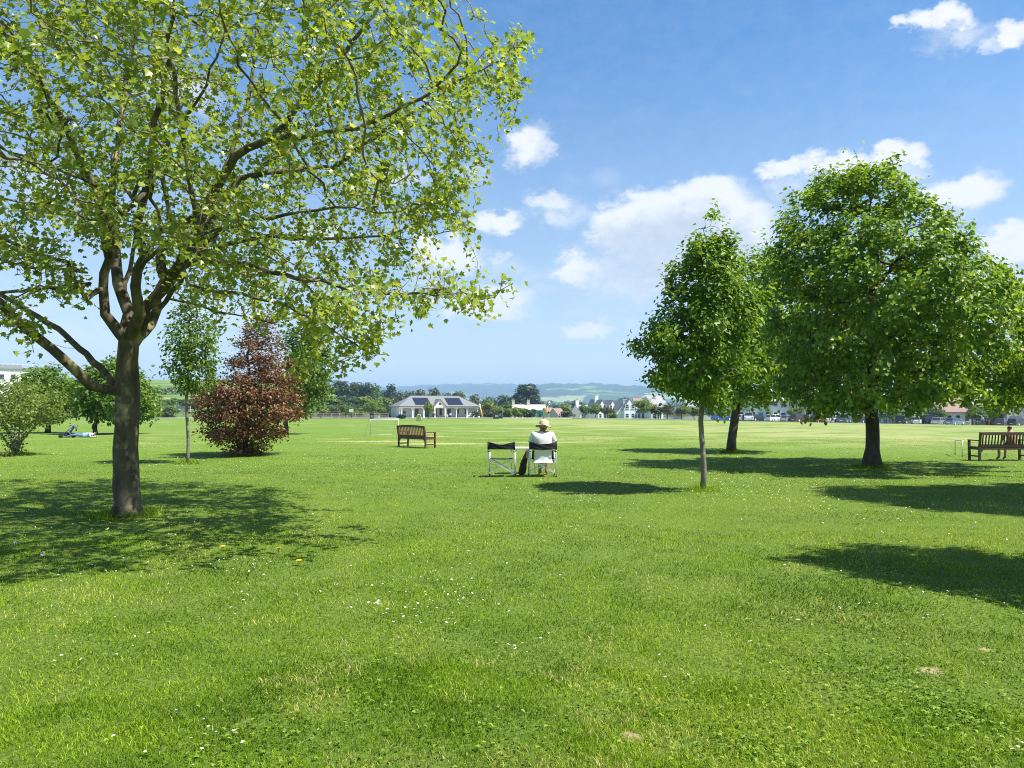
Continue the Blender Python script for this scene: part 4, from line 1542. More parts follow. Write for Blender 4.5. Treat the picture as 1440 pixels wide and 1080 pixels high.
# ------------------------------------------------------------------ bodies grown from a skeleton
def skin_body(name, J, E, mats, bone_mat, parent, sub=2, loc=(0, 0, 0)):
    """J: joint -> (x, y, z, r) ; E: pairs of joints ; bone_mat: pair -> material index"""
    keys = list(J)
    ix = {k: i for i, k in enumerate(keys)}
    me = bpy.data.meshes.new(name + '_skeleton')
    me.from_pydata([J[k][:3] for k in keys], [(ix[a], ix[b]) for a, b in E], [])
    ob = bpy.data.objects.new(name + '_skeleton', me)
    COL.objects.link(ob)
    ob.modifiers.new('skin', 'SKIN')
    for i, k in enumerate(keys):
        r = J[k][3]
        rr = r if hasattr(r, '__len__') else (r, r)
        me.skin_vertices[0].data[i].radius = rr
        me.skin_vertices[0].data[i].use_root = (i == 0)
    sb = ob.modifiers.new('sub', 'SUBSURF')
    sb.levels = sub
    sb.render_levels = sub
    dg = bpy.context.evaluated_depsgraph_get()
    dg.update()
    m2 = bpy.data.meshes.new_from_object(ob.evaluated_get(dg))
    m2.name = name
    bpy.data.objects.remove(ob)
    m2.materials.clear()
    for m in mats:
        m2.materials.append(m)
    if len(mats) > 1:
        A = np.array([J[a][:3] for a, b in E], float)
        B = np.array([J[b][:3] for a, b in E], float)
        mi = [bone_mat.get(e, 0) for e in E]
        for p in m2.polygons:
            c = np.array(p.center)
            t = np.clip(((c - A) * (B - A)).sum(1) / np.maximum(((B - A) ** 2).sum(1), 1e-9), 0, 1)
            d = np.linalg.norm(c - (A + (B - A) * t[:, None]), axis=1)
            p.material_index = mi[int(d.argmin())]
    m2.polygons.foreach_set('use_smooth', [True] * len(m2.polygons))
    o = bpy.data.objects.new(name, m2)
    COL.objects.link(o)
    o.parent = parent
    o.location = loc
    return o


def small_person(label, px, D, pose, top, bottom, rz=0.0, hair='hair_dark', s=1.0, group=None, base=None, legs_skin=False, yoff=0.0):
    g = G(px, D) if base is None else np.array(base)
    t = thing('person', label, 'person', (g[0], g[1], g[2] + yoff), rz, group, s)
    if pose == 'stand':
        J = {'pel': (0, 0, .94, (.15, .11)), 'wai': (0, .0, 1.08, (.14, .10)), 'che': (0, 0, 1.30, (.165, .115)), 'nec': (0, 0, 1.47, .055), 'hea': (0, .02, 1.57, .085), 'cro': (0, .0, 1.66, .085)}
        for sd, n in ((-1, 'l'), (1, 'r')):
            J.update({'hip' + n: (sd * .09, 0, .86, .09), 'kne' + n: (sd * .10, .03 * sd, .49, .058), 'ank' + n: (sd * .10, .06 * sd - .02, .09, .040), 'toe' + n: (sd * .11, .06 * sd + .13, .035, .034),
                      'sho' + n: (sd * .19, 0, 1.39, .062), 'elb' + n: (sd * .25, -.03, 1.12, .043), 'wri' + n: (sd * .23, .10, .90, .030), 'han' + n: (sd * .22, .15, .83, .034)})
    elif pose == 'sit':
        J = {'pel': (0, 0, .14, (.16, .13)), 'wai': (0, -.02, .30, (.15, .12)), 'che': (0, -.02, .52, (.165, .115)), 'nec': (0, .02, .68, .055), 'hea': (0, .05, .78, .085), 'cro': (0, .03, .87, .085)}
        for sd, n in ((-1, 'l'), (1, 'r')):
            J.update({'hip' + n: (sd * .10, .06, .13, .10), 'kne' + n: (sd * .16, .45, .40, .062), 'ank' + n: (sd * .12, .62, .07, .042), 'toe' + n: (sd * .13, .76, .035, .034),
                      'sho' + n: (sd * .19, -.01, .60, .062), 'elb' + n: (sd * .25, .12, .36, .043), 'wri' + n: (sd * .14, .34, .38, .030), 'han' + n: (sd * .12, .42, .40, .034)})
    else:                      # seated on a bench or a step
        J = {'pel': (0, 0, .52, (.16, .13)), 'wai': (0, -.02, .67, (.15, .12)), 'che': (0, -.02, .88, (.165, .115)), 'nec': (0, .0, 1.04, .052), 'hea': (0, .03, 1.14, .085), 'cro': (0, .01, 1.23, .085)}
        for sd, n in ((-1, 'l'), (1, 'r')):
            J.update({'hip' + n: (sd * .10, .08, .51, .095), 'kne' + n: (sd * .12, .46, .50, .062), 'ank' + n: (sd * .11, .48, .09, .042), 'toe' + n: (sd * .12, .62, .035, .034),
                      'sho' + n: (sd * .19, -.01, .97, .062), 'elb' + n: (sd * .25, .08, .72, .043), 'wri' + n: (sd * .14, .30, .62, .030), 'han' + n: (sd * .12, .38, .61, .034)})
    E = [('pel', 'wai'), ('wai', 'che'), ('che', 'nec'), ('nec', 'hea'), ('hea', 'cro')]
    for n in 'lr':
        E += [('pel', 'hip' + n), ('hip' + n, 'kne' + n), ('kne' + n, 'ank' + n), ('ank' + n, 'toe' + n), ('che', 'sho' + n), ('sho' + n, 'elb' + n), ('elb' + n, 'wri' + n), ('wri' + n, 'han' + n)]
    bmi = {('hea', 'cro'): 3, ('nec', 'hea'): 0}
    for e in E:
        a = e[0][:3], e[1][:3]
        if a in (('pel', 'wai'), ('wai', 'che'), ('che', 'nec'), ('che', 'sho'), ('sho', 'elb')):
            bmi[e] = 1
        elif a in (('pel', 'hip'), ('hip', 'kne')) or (a == ('kne', 'ank') and not legs_skin):
            bmi[e] = 2
        elif a == ('ank', 'toe'):
            bmi[e] = 4
    skin_body('body', J, E, [M['skin'], M[top], M[bottom], M[hair], M['dark']], bmi, t, 1)
    return t


# ------------------------------------------------------------------ the two folding chairs, the table, the man
def director_chair(label, px, D, rz, occupied=False):
    g = G(px, D)
    t = thing('folding_chair', label, 'chair', g, rz, 'folding director chairs')
    W = .31
    for sx in (-1, 1):
        f = MB()
        f.tube([(sx * W, 0, 0), (sx * W, 0, .4), (sx * W, -.015, .83)], .0125, 8)
        f.tube([(sx * W, .44, 0), (sx * W, .44, .585)], .0125, 8)
        f.tube([(sx * W, .0, .075), (sx * W, .44, .075)], .011, 8)
        f.tube([(sx * W, .0, .575), (sx * W, .44, .575)], .010, 8)
        f.tube([(sx * (W - .02), .0, .43), (sx * (W - .02), .44, .43)], .0125, 8)
        fr = f.build('side_frame', M['alu'], t)
        a = MB()
        a.box((sx * W, .22, .60), (.045, .48, .022), bev=.006)
        a.build('armrest', M['dark'], fr)
    for y in (.014, .425):
        c = MB()
        c.beam((-W + .01, y, .425), (W + .015, y, .065), .034, .016, up=(0, 1, 0))
        c.beam((-W - .01, y + .018, .075), (W - .03, y + .018, .425), .022, .014, up=(0, 1, 0))
        c.build('cross_brace', M['alu'], t)
    # seat cloth, sagging
    V, Fs = [], []
    n, m = 12, 6
    sag = .075 if occupied else .03
    for j in range(m + 1):
        for i in range(n + 1):
            u, v = i / n * 2 - 1, j / m
            V.append((u * (W - .01), .01 + .43 * v, .435 - sag * (1 - u * u) * (0.6 + .4 * math.sin(v * 3.14))))
    for j in range(m):
        for i in range(n):
            a = j * (n + 1) + i
            Fs.append((a, a + 1, a + n + 2, a + n + 1))
    sm = MB()
    sm.add(V, Fs, 0, True)
    o = sm.build('seat', M['black_cloth'], t)
    md = o.modifiers.new('thick', 'SOLIDIFY')
    md.thickness = .005
    # back cloth with sagging top edge
    V, Fs = [], []
    n, m = 20, 6
    for j in range(m + 1):
        for i in range(n + 1):
            u, v = i / n * 2 - 1, j / m
            au = abs(u)
            top = .828 - (.055 * (1 - au) ** .9 + .008 * math.sin(au * 6) if not occupied else .050 * (1 - au ** 1.8))
            bot = .655 + (.0 if not occupied else -.015 * (1 - u * u))
            bow = -.045 * (1 - u * u) if not occupied else -.085 * (1 - u ** 4)
            z = bot + (top - bot) * v
            V.append((u * (W + .014), -.012 + bow + .006 * math.sin(v * 9 + u * 7), z))
    for j in range(m):
        for i in range(n):
            a = j * (n + 1) + i
            Fs.append((a, a + 1, a + n + 2, a + n + 1))
    bm_ = MB()
    bm_.add(V, Fs, 0, True)
    o = bm_.build('backrest', M['black_cloth'], t)
    md = o.modifiers.new('thick', 'SOLIDIFY')
    md.thickness = .006
    for sx in (-1, 1):
        MB().tube([(sx * W, -.013, .645), (sx * W, -.016, .838)], .019, 10).build('back_sleeve', M['black_cloth'], o)
    for sx in (-1, 1):
        for y in (0, .44):
            MB().lathe([(.016, 0), (.017, .03), (.013, .034)], (sx * W, y, 0), 10).build('foot_cap', M['dark'], t)
    return t


director_chair('empty black folding director chair with a metal frame', 705, 18.25, R(-3))
ch = director_chair('black folding director chair the man in the sun hat sits on', 763.5, 18.1, R(2), True)


def folding_table():
    g = G(736, 18.95)
    t = thing('folding_table', 'small white-topped folding table between the two director chairs', 'table', g, R(1))
    tb = MB()
    tb.box((0, .22, .638), (.62, .46, .022), bev=.006)
    o = tb.build('table_top', M['table_white'], t)
    r = MB()
    for y in (-.005, .445):
        r.box((0, y, .622), (.64, .018, .036), bev=.004)
    for x in (-.318, .318):
        r.box((x, .22, .622), (.018, .43, .036), bev=.004)
    r.build('rim', M['alu'], o)
    for x in (-.28, .28):
        for y in (.03, .41):
            MB().tube([(x, y, .61), (x * 1.05, y, .0)], .011, 8).build('leg', M['alu'], t)


folding_table()


def leaning_bag():
    g = G(735, 18.42)
    t = thing('chair_bag', 'long dark brown cloth bag leaning between the two chairs', 'bag', g)
    mb = MB()
    n, m = 16, 14
    V, Fs = [], []
    for i in range(n):
        s = i / (n - 1)
        cx = -.03 + .17 * s ** 1.3
        cy = .05 + .24 * s
        cz = .02 + .60 * s
        wx = (.095 - .045 * s) * (1 if 0 < i < n - 1 else .45)
        wy = .055 * (1 if 0 < i < n - 1 else .4)
        for k in range(m):
            a = 2 * math.pi * k / m
            f = 1 + .14 * math.sin(3 * a + s * 9) + .08 * math.sin(5 * a - s * 17)
            V.append((cx + math.cos(a) * wx * f, cy + math.sin(a) * wy * f, cz))
    for i in range(n - 1):
        for k in range(m):
            j = (k + 1) % m
            Fs.append((i * m + k, i * m + j, i * m + m + j, i * m + m + k))
    Fs += [tuple(range(m - 1, -1, -1)), tuple((n - 1) * m + k for k in range(m))]
    mb.add(V, Fs, 0, True)
    b = mb.build('bag_body', M['bag_brown'], t)
    st = MB()
    st.tube([(.14, .24, .60), (.11, .18, .56), (.0, .04, .3), (-.02, -.01, .1)], .010, 6)
    st.build('strap', M['black_cloth'], t)
    MB().box((.125, .235, .575), (.035, .05, .03), bev=.006).build('buckle', M['alu'], t)


leaning_bag()


def main_man():
    g = G(763.5, 18.1)
    t = thing('person', 'man in a white T-shirt and cream sun hat seated with his back to the camera', 'person', g, R(2))
    hd = R(28)                      # head turned to the left

    def hr(x, y, z):                # point on the head: right, forward, up of its centre
        c, s = math.cos(hd), math.sin(hd)
        return (0.02 + x * c - y * s, .15 + x * s + y * c, 1.152 + z)
    J = {'pel': (0, .13, .505, (.185, .14)), 'wai': (0, .10, .66, (.195, .15)), 'che': (0, .08, .88, (.20, .14)), 'upc': (0, .09, .965, (.125, .082)), 'nec': (.012, .11, 1.035, .068),
         'sku': (.015, .135, 1.085, .074), 'hea': (*hr(0, .0, 0), .094), 'cro': (*hr(0, -.01, .085), .085)}
    E = [('pel', 'wai'), ('wai', 'che'), ('che', 'upc'), ('upc', 'nec'), ('nec', 'sku'), ('sku', 'hea'), ('hea', 'cro')]
    J['jaw'] = (*hr(0, .06, -.075), .045)
    J['nos'] = (*hr(0, .105, -.015), .014)
    J['ble'] = (*hr(0, .085, .02), .03)
    E += [('sku', 'jaw'), ('hea', 'ble'), ('ble', 'nos')]
    for sd, n in ((-1, 'l'), (1, 'r')):
        J['ear' + n] = (*hr(sd * .098, -.008, -.005), (.014, .026))
        E.append(('hea', 'ear' + n))
        fx = -.02 if n == 'l' else .13
        J.update({'hip' + n: (sd * .11, .20, .50, .105), 'kne' + n: (sd * .13 + .02, .56, .50, .066), 'cal' + n: (fx + .01 * sd, .62, .32, .060), 'ank' + n: (fx, .60, .085, .038), 'hel' + n: (fx, .57, .045, .036), 'toe' + n: (fx + .02 * sd, .78, .03, .034),
                  'sho' + n: (sd * .200, .085, .965, .062), 'elb' + n: (sd * .275, .17, .73, .050), 'for' + n: (sd * .25, .30, .675, .046), 'wri' + n: (sd * .19, .42, .635, .030), 'pal' + n: (sd * .165, .48, .605, (.040, .020))})
        E += [('pel', 'hip' + n), ('hip' + n, 'kne' + n), ('kne' + n, 'cal' + n), ('cal' + n, 'ank' + n), ('ank' + n, 'hel' + n), ('ank' + n, 'toe' + n), ('upc', 'sho' + n), ('sho' + n, 'elb' + n), ('elb' + n, 'for' + n), ('for' + n, 'wri' + n), ('wri' + n, 'pal' + n)]
        for k, (ox, ln) in enumerate(((-.033, .068), (-.012, .080), (.010, .075), (.031, .058))):
            a, b = 'f%d%s' % (k, n), 'g%d%s' % (k, n)
            J[a] = (sd * .155 + ox, .53, .598, .0095)
            J[b] = (sd * .150 + ox * 1.15, .53 + ln * .75, .575, .0080)
            E += [('pal' + n, a), (a, b)]
        J['th' + n] = (sd * .165 - sd * .050, .475, .602, .0105)
        J['ti' + n] = (sd * .165 - sd * .065, .515, .592, .0088)
        E += [('wri' + n, 'th' + n), ('th' + n, 'ti' + n)]
    skin_body('body', J, E, [M['skin_red'], M['skin']], {e: 1 for e in E if e[1][:3] in ('cal', 'ank', 'hel', 'toe')}, t, 2)
    # T-shirt over torso and upper arms
    S = {'pel': (0, .115, .515, (.225, .165)), 'hem': (0, .11, .455, (.215, .16)), 'wai': (0, .095, .67, (.235, .18)), 'che': (0, .075, .87, (.235, .165)), 'upc': (0, .085, .985, (.18, .122)), 'nec': (.01, .10, 1.045, .082)}
    SE = [('pel', 'hem'), ('pel', 'wai'), ('wai', 'che'), ('che', 'upc'), ('upc', 'nec')]
    for sd, n in ((-1, 'l'), (1, 'r')):
        S.update({'sho' + n: (sd * .205, .088, .985, .094), 'arm' + n: (sd * .255, .125, .86, .086), 'cuf' + n: (sd * .280, .165, .765, .078)})
        SE += [('upc', 'sho' + n), ('sho' + n, 'arm' + n), ('arm' + n, 'cuf' + n)]
    sh = skin_body('t_shirt', S, SE, [M['shirt_white']], {}, t, 2)
    for v in sh.data.vertices:      # soft creases across the back
        c = v.co
        v.co = c + Vector((0, -1, 0)) * (.012 * math.sin(c.z * 62 + 5 * c.x + 3 * math.sin(c.x * 9)) * max(0, 1 - abs(c.z - .72) * 3.2))
    T = {'pel': (0, .14, .475, (.205, .135))}
    TE = []
    for sd, n in ((-1, 'l'), (1, 'r')):
        T.update({'hip' + n: (sd * .115, .22, .485, .125), 'leg' + n: (sd * .13 + .01, .47, .495, .098)})
        TE += [('pel', 'hip' + n), ('hip' + n, 'leg' + n)]
    skin_body('shorts', T, TE, [M['black_cloth']], {}, t, 2)
    hb = MB()
    hb.lathe([(.092, .008), (.099, .02), (.098, .05), (.088, .075), (.06, .088), (.0, .09)], sides=24, sx=.96, sy=1.12)
    hr_ = hb.build('hair', M['hair_grey'], t)
    hr_.location = hr(0, -.012, .01)
    hr_.rotation_euler = (0, 0, hd)
    # the hat: dented crown, band and a brim dipping to the right
    h = MB()
    prof = [(.186, -.024), (.193, -.020), (.160, -.002), (.118, .010), (.112, .02), (.113, .055), (.108, .09), (.096, .122), (.075, .136), (.04, .134), (.0, .128)]
    V, Fs = [], []
    n = 36
    for (r, z) in prof:
        for k in range(n):
            a = 2 * math.pi * k / n
            wob = (.006 * math.sin(2 * a + .6) + .004 * math.sin(5 * a)) * (r > .14)
            V.append((r * math.cos(a) * .95, r * math.sin(a) * 1.10, z + wob * 2))
    for i in range(len(prof) - 1):
        for k in range(n):
            j = (k + 1) % n
            Fs.append((i * n + k, i * n + j, (i + 1) * n + j, (i + 1) * n + k))
    h.add(V, Fs, 0, True)
    hat = h.build('hat', M['straw'], t)
    md = hat.modifiers.new('thick', 'SOLIDIFY')
    md.thickness = .003
    hat.location = hr(0, -.012, .048)
    hat.rotation_euler = (R(-6), R(11), hd)
    bd = MB()
    bd.lathe([(.1145, .012), (.1155, .02), (.115, .036), (.1135, .042)], sides=36, sx=.95, sy=1.10)
    bd.build('hat_band', M['straw_band'], hat)


main_man()


# ------------------------------------------------------------------ park benches
def bench(label, loc, rz, L, mat, arch):
    t = thing('park_bench', label, 'bench', loc, rz, 'wooden park benches')
    h = L / 2
    for sx in (-1, 1):
        x = sx * (h - .035)
        MB().beam((x, 0, 0), (x, .0, .43), .065, .065, bev=.005, up=(1, 0, 0)).beam((x, 0, .425), (x, -.075, .90), .065, .058, bev=.005, up=(1, 0, 0)).build('rear_leg', mat, t)
        MB().box((x, .50, .31), (.065, .065, .62), bev=.005).build('front_leg', mat, t)
        MB().box((x, .235, .638), (.072, .60, .035), bev=.008).build('armrest', mat, t)
        MB().box((x, .25, .385), (.04, .44, .07), bev=.004).build('side_rail', mat, t)
        MB().box((x, .25, .15), (.04, .44, .045), bev=.004).build('stretcher', mat, t)
        b = MB()
        b.prism([(sx * (h - .07), .385), (sx * (h - .24), .385), (sx * (h - .15), .34), (sx * (h - .07), .25)], -.012, .020)
        b.build('corner_brace', mat, t)
    s = MB()
    for k in range(6):
        s.box((0, .055 + .085 * k, .437 + (.004 if k == 5 else 0)), (L - (.15 if k in (0, 5) else .02), .07, .022), bev=.004)
    s.box((0, .0, .395), (L - .14, .034, .085), bev=.004)
    s.box((0, .52, .395), (L - .14, .030, .085), bev=.004)
    s.build('seat', mat, t)
    b = MB()
    n = 16
    yz = lambda z: -.075 * max(0, (z - .425)) / .475
    for i in range(n):                      # top rail, gently arched
        x0, x1 = -h + .07 + (L - .14) * i / n, -h + .07 + (L - .14) * (i + 1) / n
        f = lambda x: .855 + arch * (1 - (x / h) ** 2)
        b.beam((x0, yz(.86), f(x0)), (x1 + .002, yz(.86), f(x1)), .036, .085, up=(0, 1, 0) if False else (0, 0, 1))
    b.box((0, yz(.49), .485), (L - .14, .034, .07), bev=.004)
    m = int(L / .105)
    for i in range(m):
        x = -h + .12 + (L - .24) * i / (m - 1)
        b.beam((x, yz(.50), .50), (x, yz(.84), .835 + arch * (1 - (x / h) ** 2)), .045, .018, up=(1, 0, 0))
    b.build('backrest', mat, t)
    return t


A, B = G(561.5, 32.4), G(598, 31.2)
c = (A + B) / 2
bench('red-brown slatted park bench turned away at an angle in the middle of the field', (c[0], c[1], c[2]), math.atan2(B[1] - A[1], B[0] - A[0]), float(np.linalg.norm(B - A)) + .12, M['wood_red'], .035)
A, B = G(1378, 23.75), G(1446, 23.9)
c = (A + B) / 2
bench('dark brown slatted park bench at the right edge with someone sitting on it', (c[0], c[1], c[2]), math.atan2(B[1] - A[1], B[0] - A[0]) - R(3), float(np.linalg.norm(B - A)) + .10, M['wood_dark'], 0.0)
q = G(1423, 24.0)
small_person('dark-haired person seen from behind on the dark bench at the right edge', 0, 0, 'bench', 'skin', 'cloth_navy', R(0), 'hair_dark', .88, None, (q[0], q[1] + .12, q[2]), True, .0)


# ------------------------------------------------------------------ goals
def goal():
    A, B = G(521, 45.2), G(560, 45.8)
    t = thing('football_goal', 'small white football goal with a net, left of the red-brown bench', 'goal', A)
    b = B - A
    H = .95
    f = MB()
    f.tube([(0, 0, 0), (0, 0, H), (b[0], b[1], H), (b[0], b[1], 0)], .035, 8)
    f.build('goal_frame', M['white_paint'], t)
    back = np.array([-.45, .85, 0])
    s = MB()
    for o in (np.zeros(3), b):
        s.tube([o + np.array([0, 0, H]), o + back * .35 + np.array([0, 0, H * .9]), o + back], .012, 6)
    s.tube([back, b + back], .012, 6)
    s.build('back_bar', M['white_paint'], t)
    nt_ = MB()
    k = 14
    for i in range(k + 1):
        o = b * i / k
        nt_.tube([o + np.array([0, 0, H]), o + back * .35 + np.array([0, 0, H * .88]), o + back], .0035, 3, cap=False)
    for j in range(1, 9):
        u = j / 9
        p = back * (.35 * u * 2 if u < .5 else .35 + (u - .5) * 1.3) + np.array([0, 0, H * (1 - .12 * u * 2) if u < .5 else H * .88 * (2 - 2 * u)])
        nt_.tube([p, b + p], .0035, 3, cap=False)
    nt_.build('net', M['net'], t)


goal()


def mini_goal():
    A, B = G(1342, 26.9), G(1352, 25.8)
    t = thing('mini_goal', 'tiny white tube goal frame on the grass left of the dark bench', 'goal', A)
    b = B - A
    f = MB()
    f.tube([(0, 0, 0), (0, 0, .47), (.02 + b[0] * .03, b[1] * .03, .49), (b[0] * .97, b[1] * .97, .535), (b[0], b[1], .52), (b[0], b[1], 0)], .020, 8)
    f.build('goal_frame', M['white_paint'], t)
    for p in ((0, 0, 0), b):
        MB().lathe([(.026, 0), (.026, .03), (.02, .04)], tuple(p), 8).build('foot_cap', M['dark'], t)


mini_goal()


# ------------------------------------------------------------------ pushchair and the person lying on the grass
def pushchair():
    g = G(96.5, 42.3)
    t = thing('pushchair', 'folded-back navy pushchair beside the person lying on the grass', 'pushchair', g, R(112))
    f = MB()
    for sx in (-.22, .22):
        f.tube([(sx, .34, .08), (sx, .0, .42), (sx, -.30, .72)], .014, 6)
        f.tube([(sx, -.28, .08), (sx, .02, .40)], .013, 6)
        f.tube([(sx, -.28, .08), (sx, .34, .08)], .010, 6)
    f.tube([(-.22, -.30, .72), (.22, -.30, .72)], .016, 6)
    f.build('frame', M['cloth_grey'], t)
    s = MB()
    s.prism([(.28, .26), (.26, .31), (-.06, .28), (-.26, .62), (-.32, .60), (-.10, .22)], -.19, .19, axis='x')
    s.build('seat', M['cloth_navy'], t)
    hd = MB()
    V, Fs = [], []
    for i in range(7):
        a = R(60 + 22 * i)
        for k in range(7):
            x = -.21 + .07 * k
            rr = .27 * (1 - .12 * ((k - 3) / 3) ** 2)
            V.append((x, -.17 + math.cos(a) * rr, .42 + math.sin(a) * rr))
    for i in range(6):
        for k in range(6):
            Fs.append((i * 7 + k, i * 7 + k + 1, i * 7 + k + 8, i * 7 + k + 7))
    hd.add(V, Fs, 0, True)
    o = hd.build('hood', M['cloth_navy'], t)
    md = o.modifiers.new('thick', 'SOLIDIFY')
    md.thickness = .012
    MB().box((0, .0, .16), (.36, .36, .12), bev=.03).build('basket', M['dark'], t)
    for sx in (-.24, .24):
        for y in (.34, -.28):
            wl = MB()
            wl.lathe([(.02, -.02), (.07, -.024), (.085, -.014), (.085, .014), (.07, .024), (.02, .02)], (sx, y, .085), 14, axis='x')
            wl.build('wheel', M['rubber'], t)


pushchair()


def lying_person():
    g = G(118, 42.3)
    t = thing('person', 'person in blue jeans and a pale blue top lying on the grass on the left', 'person', g, R(4))
    J = {'pel': (-.02, 0, .15, (.13, .15)), 'wai': (.16, .02, .14, (.12, .14)), 'che': (.38, .03, .17, (.14, .17)), 'nec': (.53, .06, .20, .055), 'hea': (.62, .10, .25, .085), 'cro': (.69, .13, .28, .082)}
    E = [('pel', 'wai'), ('wai', 'che'), ('che', 'nec'), ('nec', 'hea'), ('hea', 'cro')]
    for sd, n in ((-1, 'l'), (1, 'r')):
        J.update({'hip' + n: (-.10, sd * .09, .14, .095), 'kne' + n: (-.46, sd * .14, .16 + .05 * (sd > 0), .062), 'ank' + n: (-.82, sd * .10, .06, .042), 'toe' + n: (-.90, sd * .13, .10, .034),
                  'sho' + n: (.43, sd * .18, .19, .06), 'elb' + n: (.50, sd * .27, .05, .043), 'wri' + n: (.66, sd * .12, .05, .03), 'han' + n: (.72, sd * .06, .06, .032)})
        E += [('pel', 'hip' + n), ('hip' + n, 'kne' + n), ('kne' + n, 'ank' + n), ('ank' + n, 'toe' + n), ('che', 'sho' + n), ('sho' + n, 'elb' + n), ('elb' + n, 'wri' + n), ('wri' + n, 'han' + n)]
    bmi = {('hea', 'cro'): 3}
    for e in E:
        a = e[0][:3], e[1][:3]
        if a in (('wai', 'che'), ('pel', 'wai'), ('che', 'nec'), ('che', 'sho'), ('sho', 'elb')):
            bmi[e] = 1
        elif a in (('pel', 'hip'), ('hip', 'kne'), ('kne', 'ank')):
            bmi[e] = 2
        elif a == ('ank', 'toe'):
            bmi[e] = 4
    skin_body('body', J, E, [M['skin'], M['cloth_sky'], M['cloth_blue'], M['hair_dark'], M['dark']], bmi, t, 2)


lying_person()


# ------------------------------------------------------------------ the pavilion
def pavilion():
    A = G(562, 171)
    th = R(23)
    t = thing('pavilion', 'single-storey park pavilion with a hipped slate roof, two solar arrays and a white porch gable', 'pavilion', (A[0], A[1], A[2] - .05), th)
    W, Dp, ev, rg = 18.9, 8.2, 2.72, 5.15
    o = .35
    fl = MB().box((W / 2, Dp / 2 - .2, .06), (W + .8, Dp + 1.0, .22))
    fl.build('plinth', M['stone'], t)
    wl = MB()
    wl.box((W / 2, (2.0 + Dp) / 2, (.17 + ev) / 2), (W - .1, Dp - 2.0, ev - .17))
    wl.build('wall', M['render_grey'], t)
    sd = MB()
    for k in range(12):
        sd.box((-.02 + .0, 2.1 + k * .5, 1.45), (.07, .40, 2.4))
    sd.box((.05, 1.0, 1.45), (.12, 2.0, 2.5))
    sd.build('side_boarding', M['render_grey'], t)
    r = MB()
    hx = 3.7
    V = [(-o, -o, ev), (W + o, -o, ev), (W + o, Dp + o, ev), (-o, Dp + o, ev), (hx, Dp / 2, rg), (W - hx, Dp / 2, rg),
         (-o, -o, ev - .16), (W + o, -o, ev - .16), (W + o, Dp + o, ev - .16), (-o, Dp + o, ev - .16)]
    r.add(V, [(0, 1, 5, 4), (1, 2, 5), (2, 3, 4, 5), (3, 0, 4), (6, 7, 1, 0), (7, 8, 2, 1), (8, 9, 3, 2), (9, 6, 0, 3), (9, 8, 7, 6)])
    rf = r.build('roof', M['slate_mid'], t)
    rd = MB()
    rd.beam((hx, Dp / 2, rg + .02), (W - hx, Dp / 2, rg + .02), .22, .12)
    for a, b in ((0, 4), (1, 5), (2, 5), (3, 4)):
        rd.beam(Vector(V[a]) + Vector((0, 0, .03)), Vector(V[b]) + Vector((0, 0, .03)), .16, .08)
    rd.build('ridge_tiles', M['slate_mid'], rf)
    g = MB()
    g.beam((-o, -o - .06, ev - .06), (W + o, -o - .06, ev - .06), .11, .11)
    g.build('gutter', M['dark'], rf)
    sl = Vector((0, Dp / 2 + o, rg - ev))
    nr = Vector((0, -sl.z, sl.y)).normalized()

    def on(x, s, up=.06):
        return Vector((x, -o, ev)) + sl * s + nr * up
    for (x0, x1) in ((3.7, 7.4), (11.4, 15.1)):
        p = MB()
        for i in range(2):
            for j in range(5):
                a0, a1 = x0 + (x1 - x0) * j / 5 + .03, x0 + (x1 - x0) * (j + 1) / 5 - .03
                s0, s1 = .12 + .345 * i + .008, .12 + .345 * (i + 1) - .008
                q = [on(a0, s0), on(a1, s0), on(a1, s1), on(a0, s1)]
                q2 = [v - nr * .045 for v in q]
                p.add(q + q2, [(0, 1, 2, 3), (7, 6, 5, 4), (0, 4, 5, 1), (1, 5, 6, 2), (2, 6, 7, 3), (3, 7, 4, 0)])
        p.build('solar_panel', M['solar'], rf)
    for k in range(8):
        x = .45 + (W - .9) * k / 7
        c = MB()
        c.box((x, .0, .17 + (ev - .33) / 2), (.24, .24, ev - .33))
        c.box((x, .0, .27), (.34, .34, .22))
        for s in (-1, 1):
            c.beam((x + s * .10, 0, ev - .75), (x + s * .50, 0, ev - .20), .12, .12, up=(0, 1, 0))
        c.build('column', M['white_paint'], t)
    be = MB().box((W / 2, 0, ev - .26), (W, .2, .2))
    be.build('beam', M['white_paint'], t)
    # porch gable
    gx = 9.15
    gb = MB()
    gb.prism([(gx - 1.35, ev - .25), (gx + 1.35, ev - .25), (gx + 1.35, ev + .1), (gx, 4.25), (gx - 1.35, ev + .1)], -.75, -.62)
    gab = gb.build('porch_gable', M['white_paint'], t)
    vent = MB()
    vent.lathe([(.0, -.79), (.27, -.79), (.30, -.76), (.30, -.751)], (gx, 0, 3.28), 20, axis='y')
    vent.build('round_vent', M['dark'], gab)
    pr = MB()
    for s in (-1, 1):
        a = Vector((gx + s * 1.65, -1.0, ev - .08))
        b = Vector((gx, -1.0, 4.42))
        V = [a, b, b + Vector((0, 3.6, 0)), a + Vector((0, 1.2, 0))]
        pr.add(V + [v + Vector((0, 0, -.14)) for v in V], [(0, 1, 2, 3), (7, 6, 5, 4), (0, 4, 5, 1), (1, 5, 6, 2), (2, 6, 7, 3), (3, 7, 4, 0)])
    pr.build('porch_roof', M['slate_mid'], t)
    for s in (-1, 1):
        MB().box((gx + s * 1.22, -.70, 1.28), (.22, .22, 2.3)).build('porch_post', M['white_paint'], t)
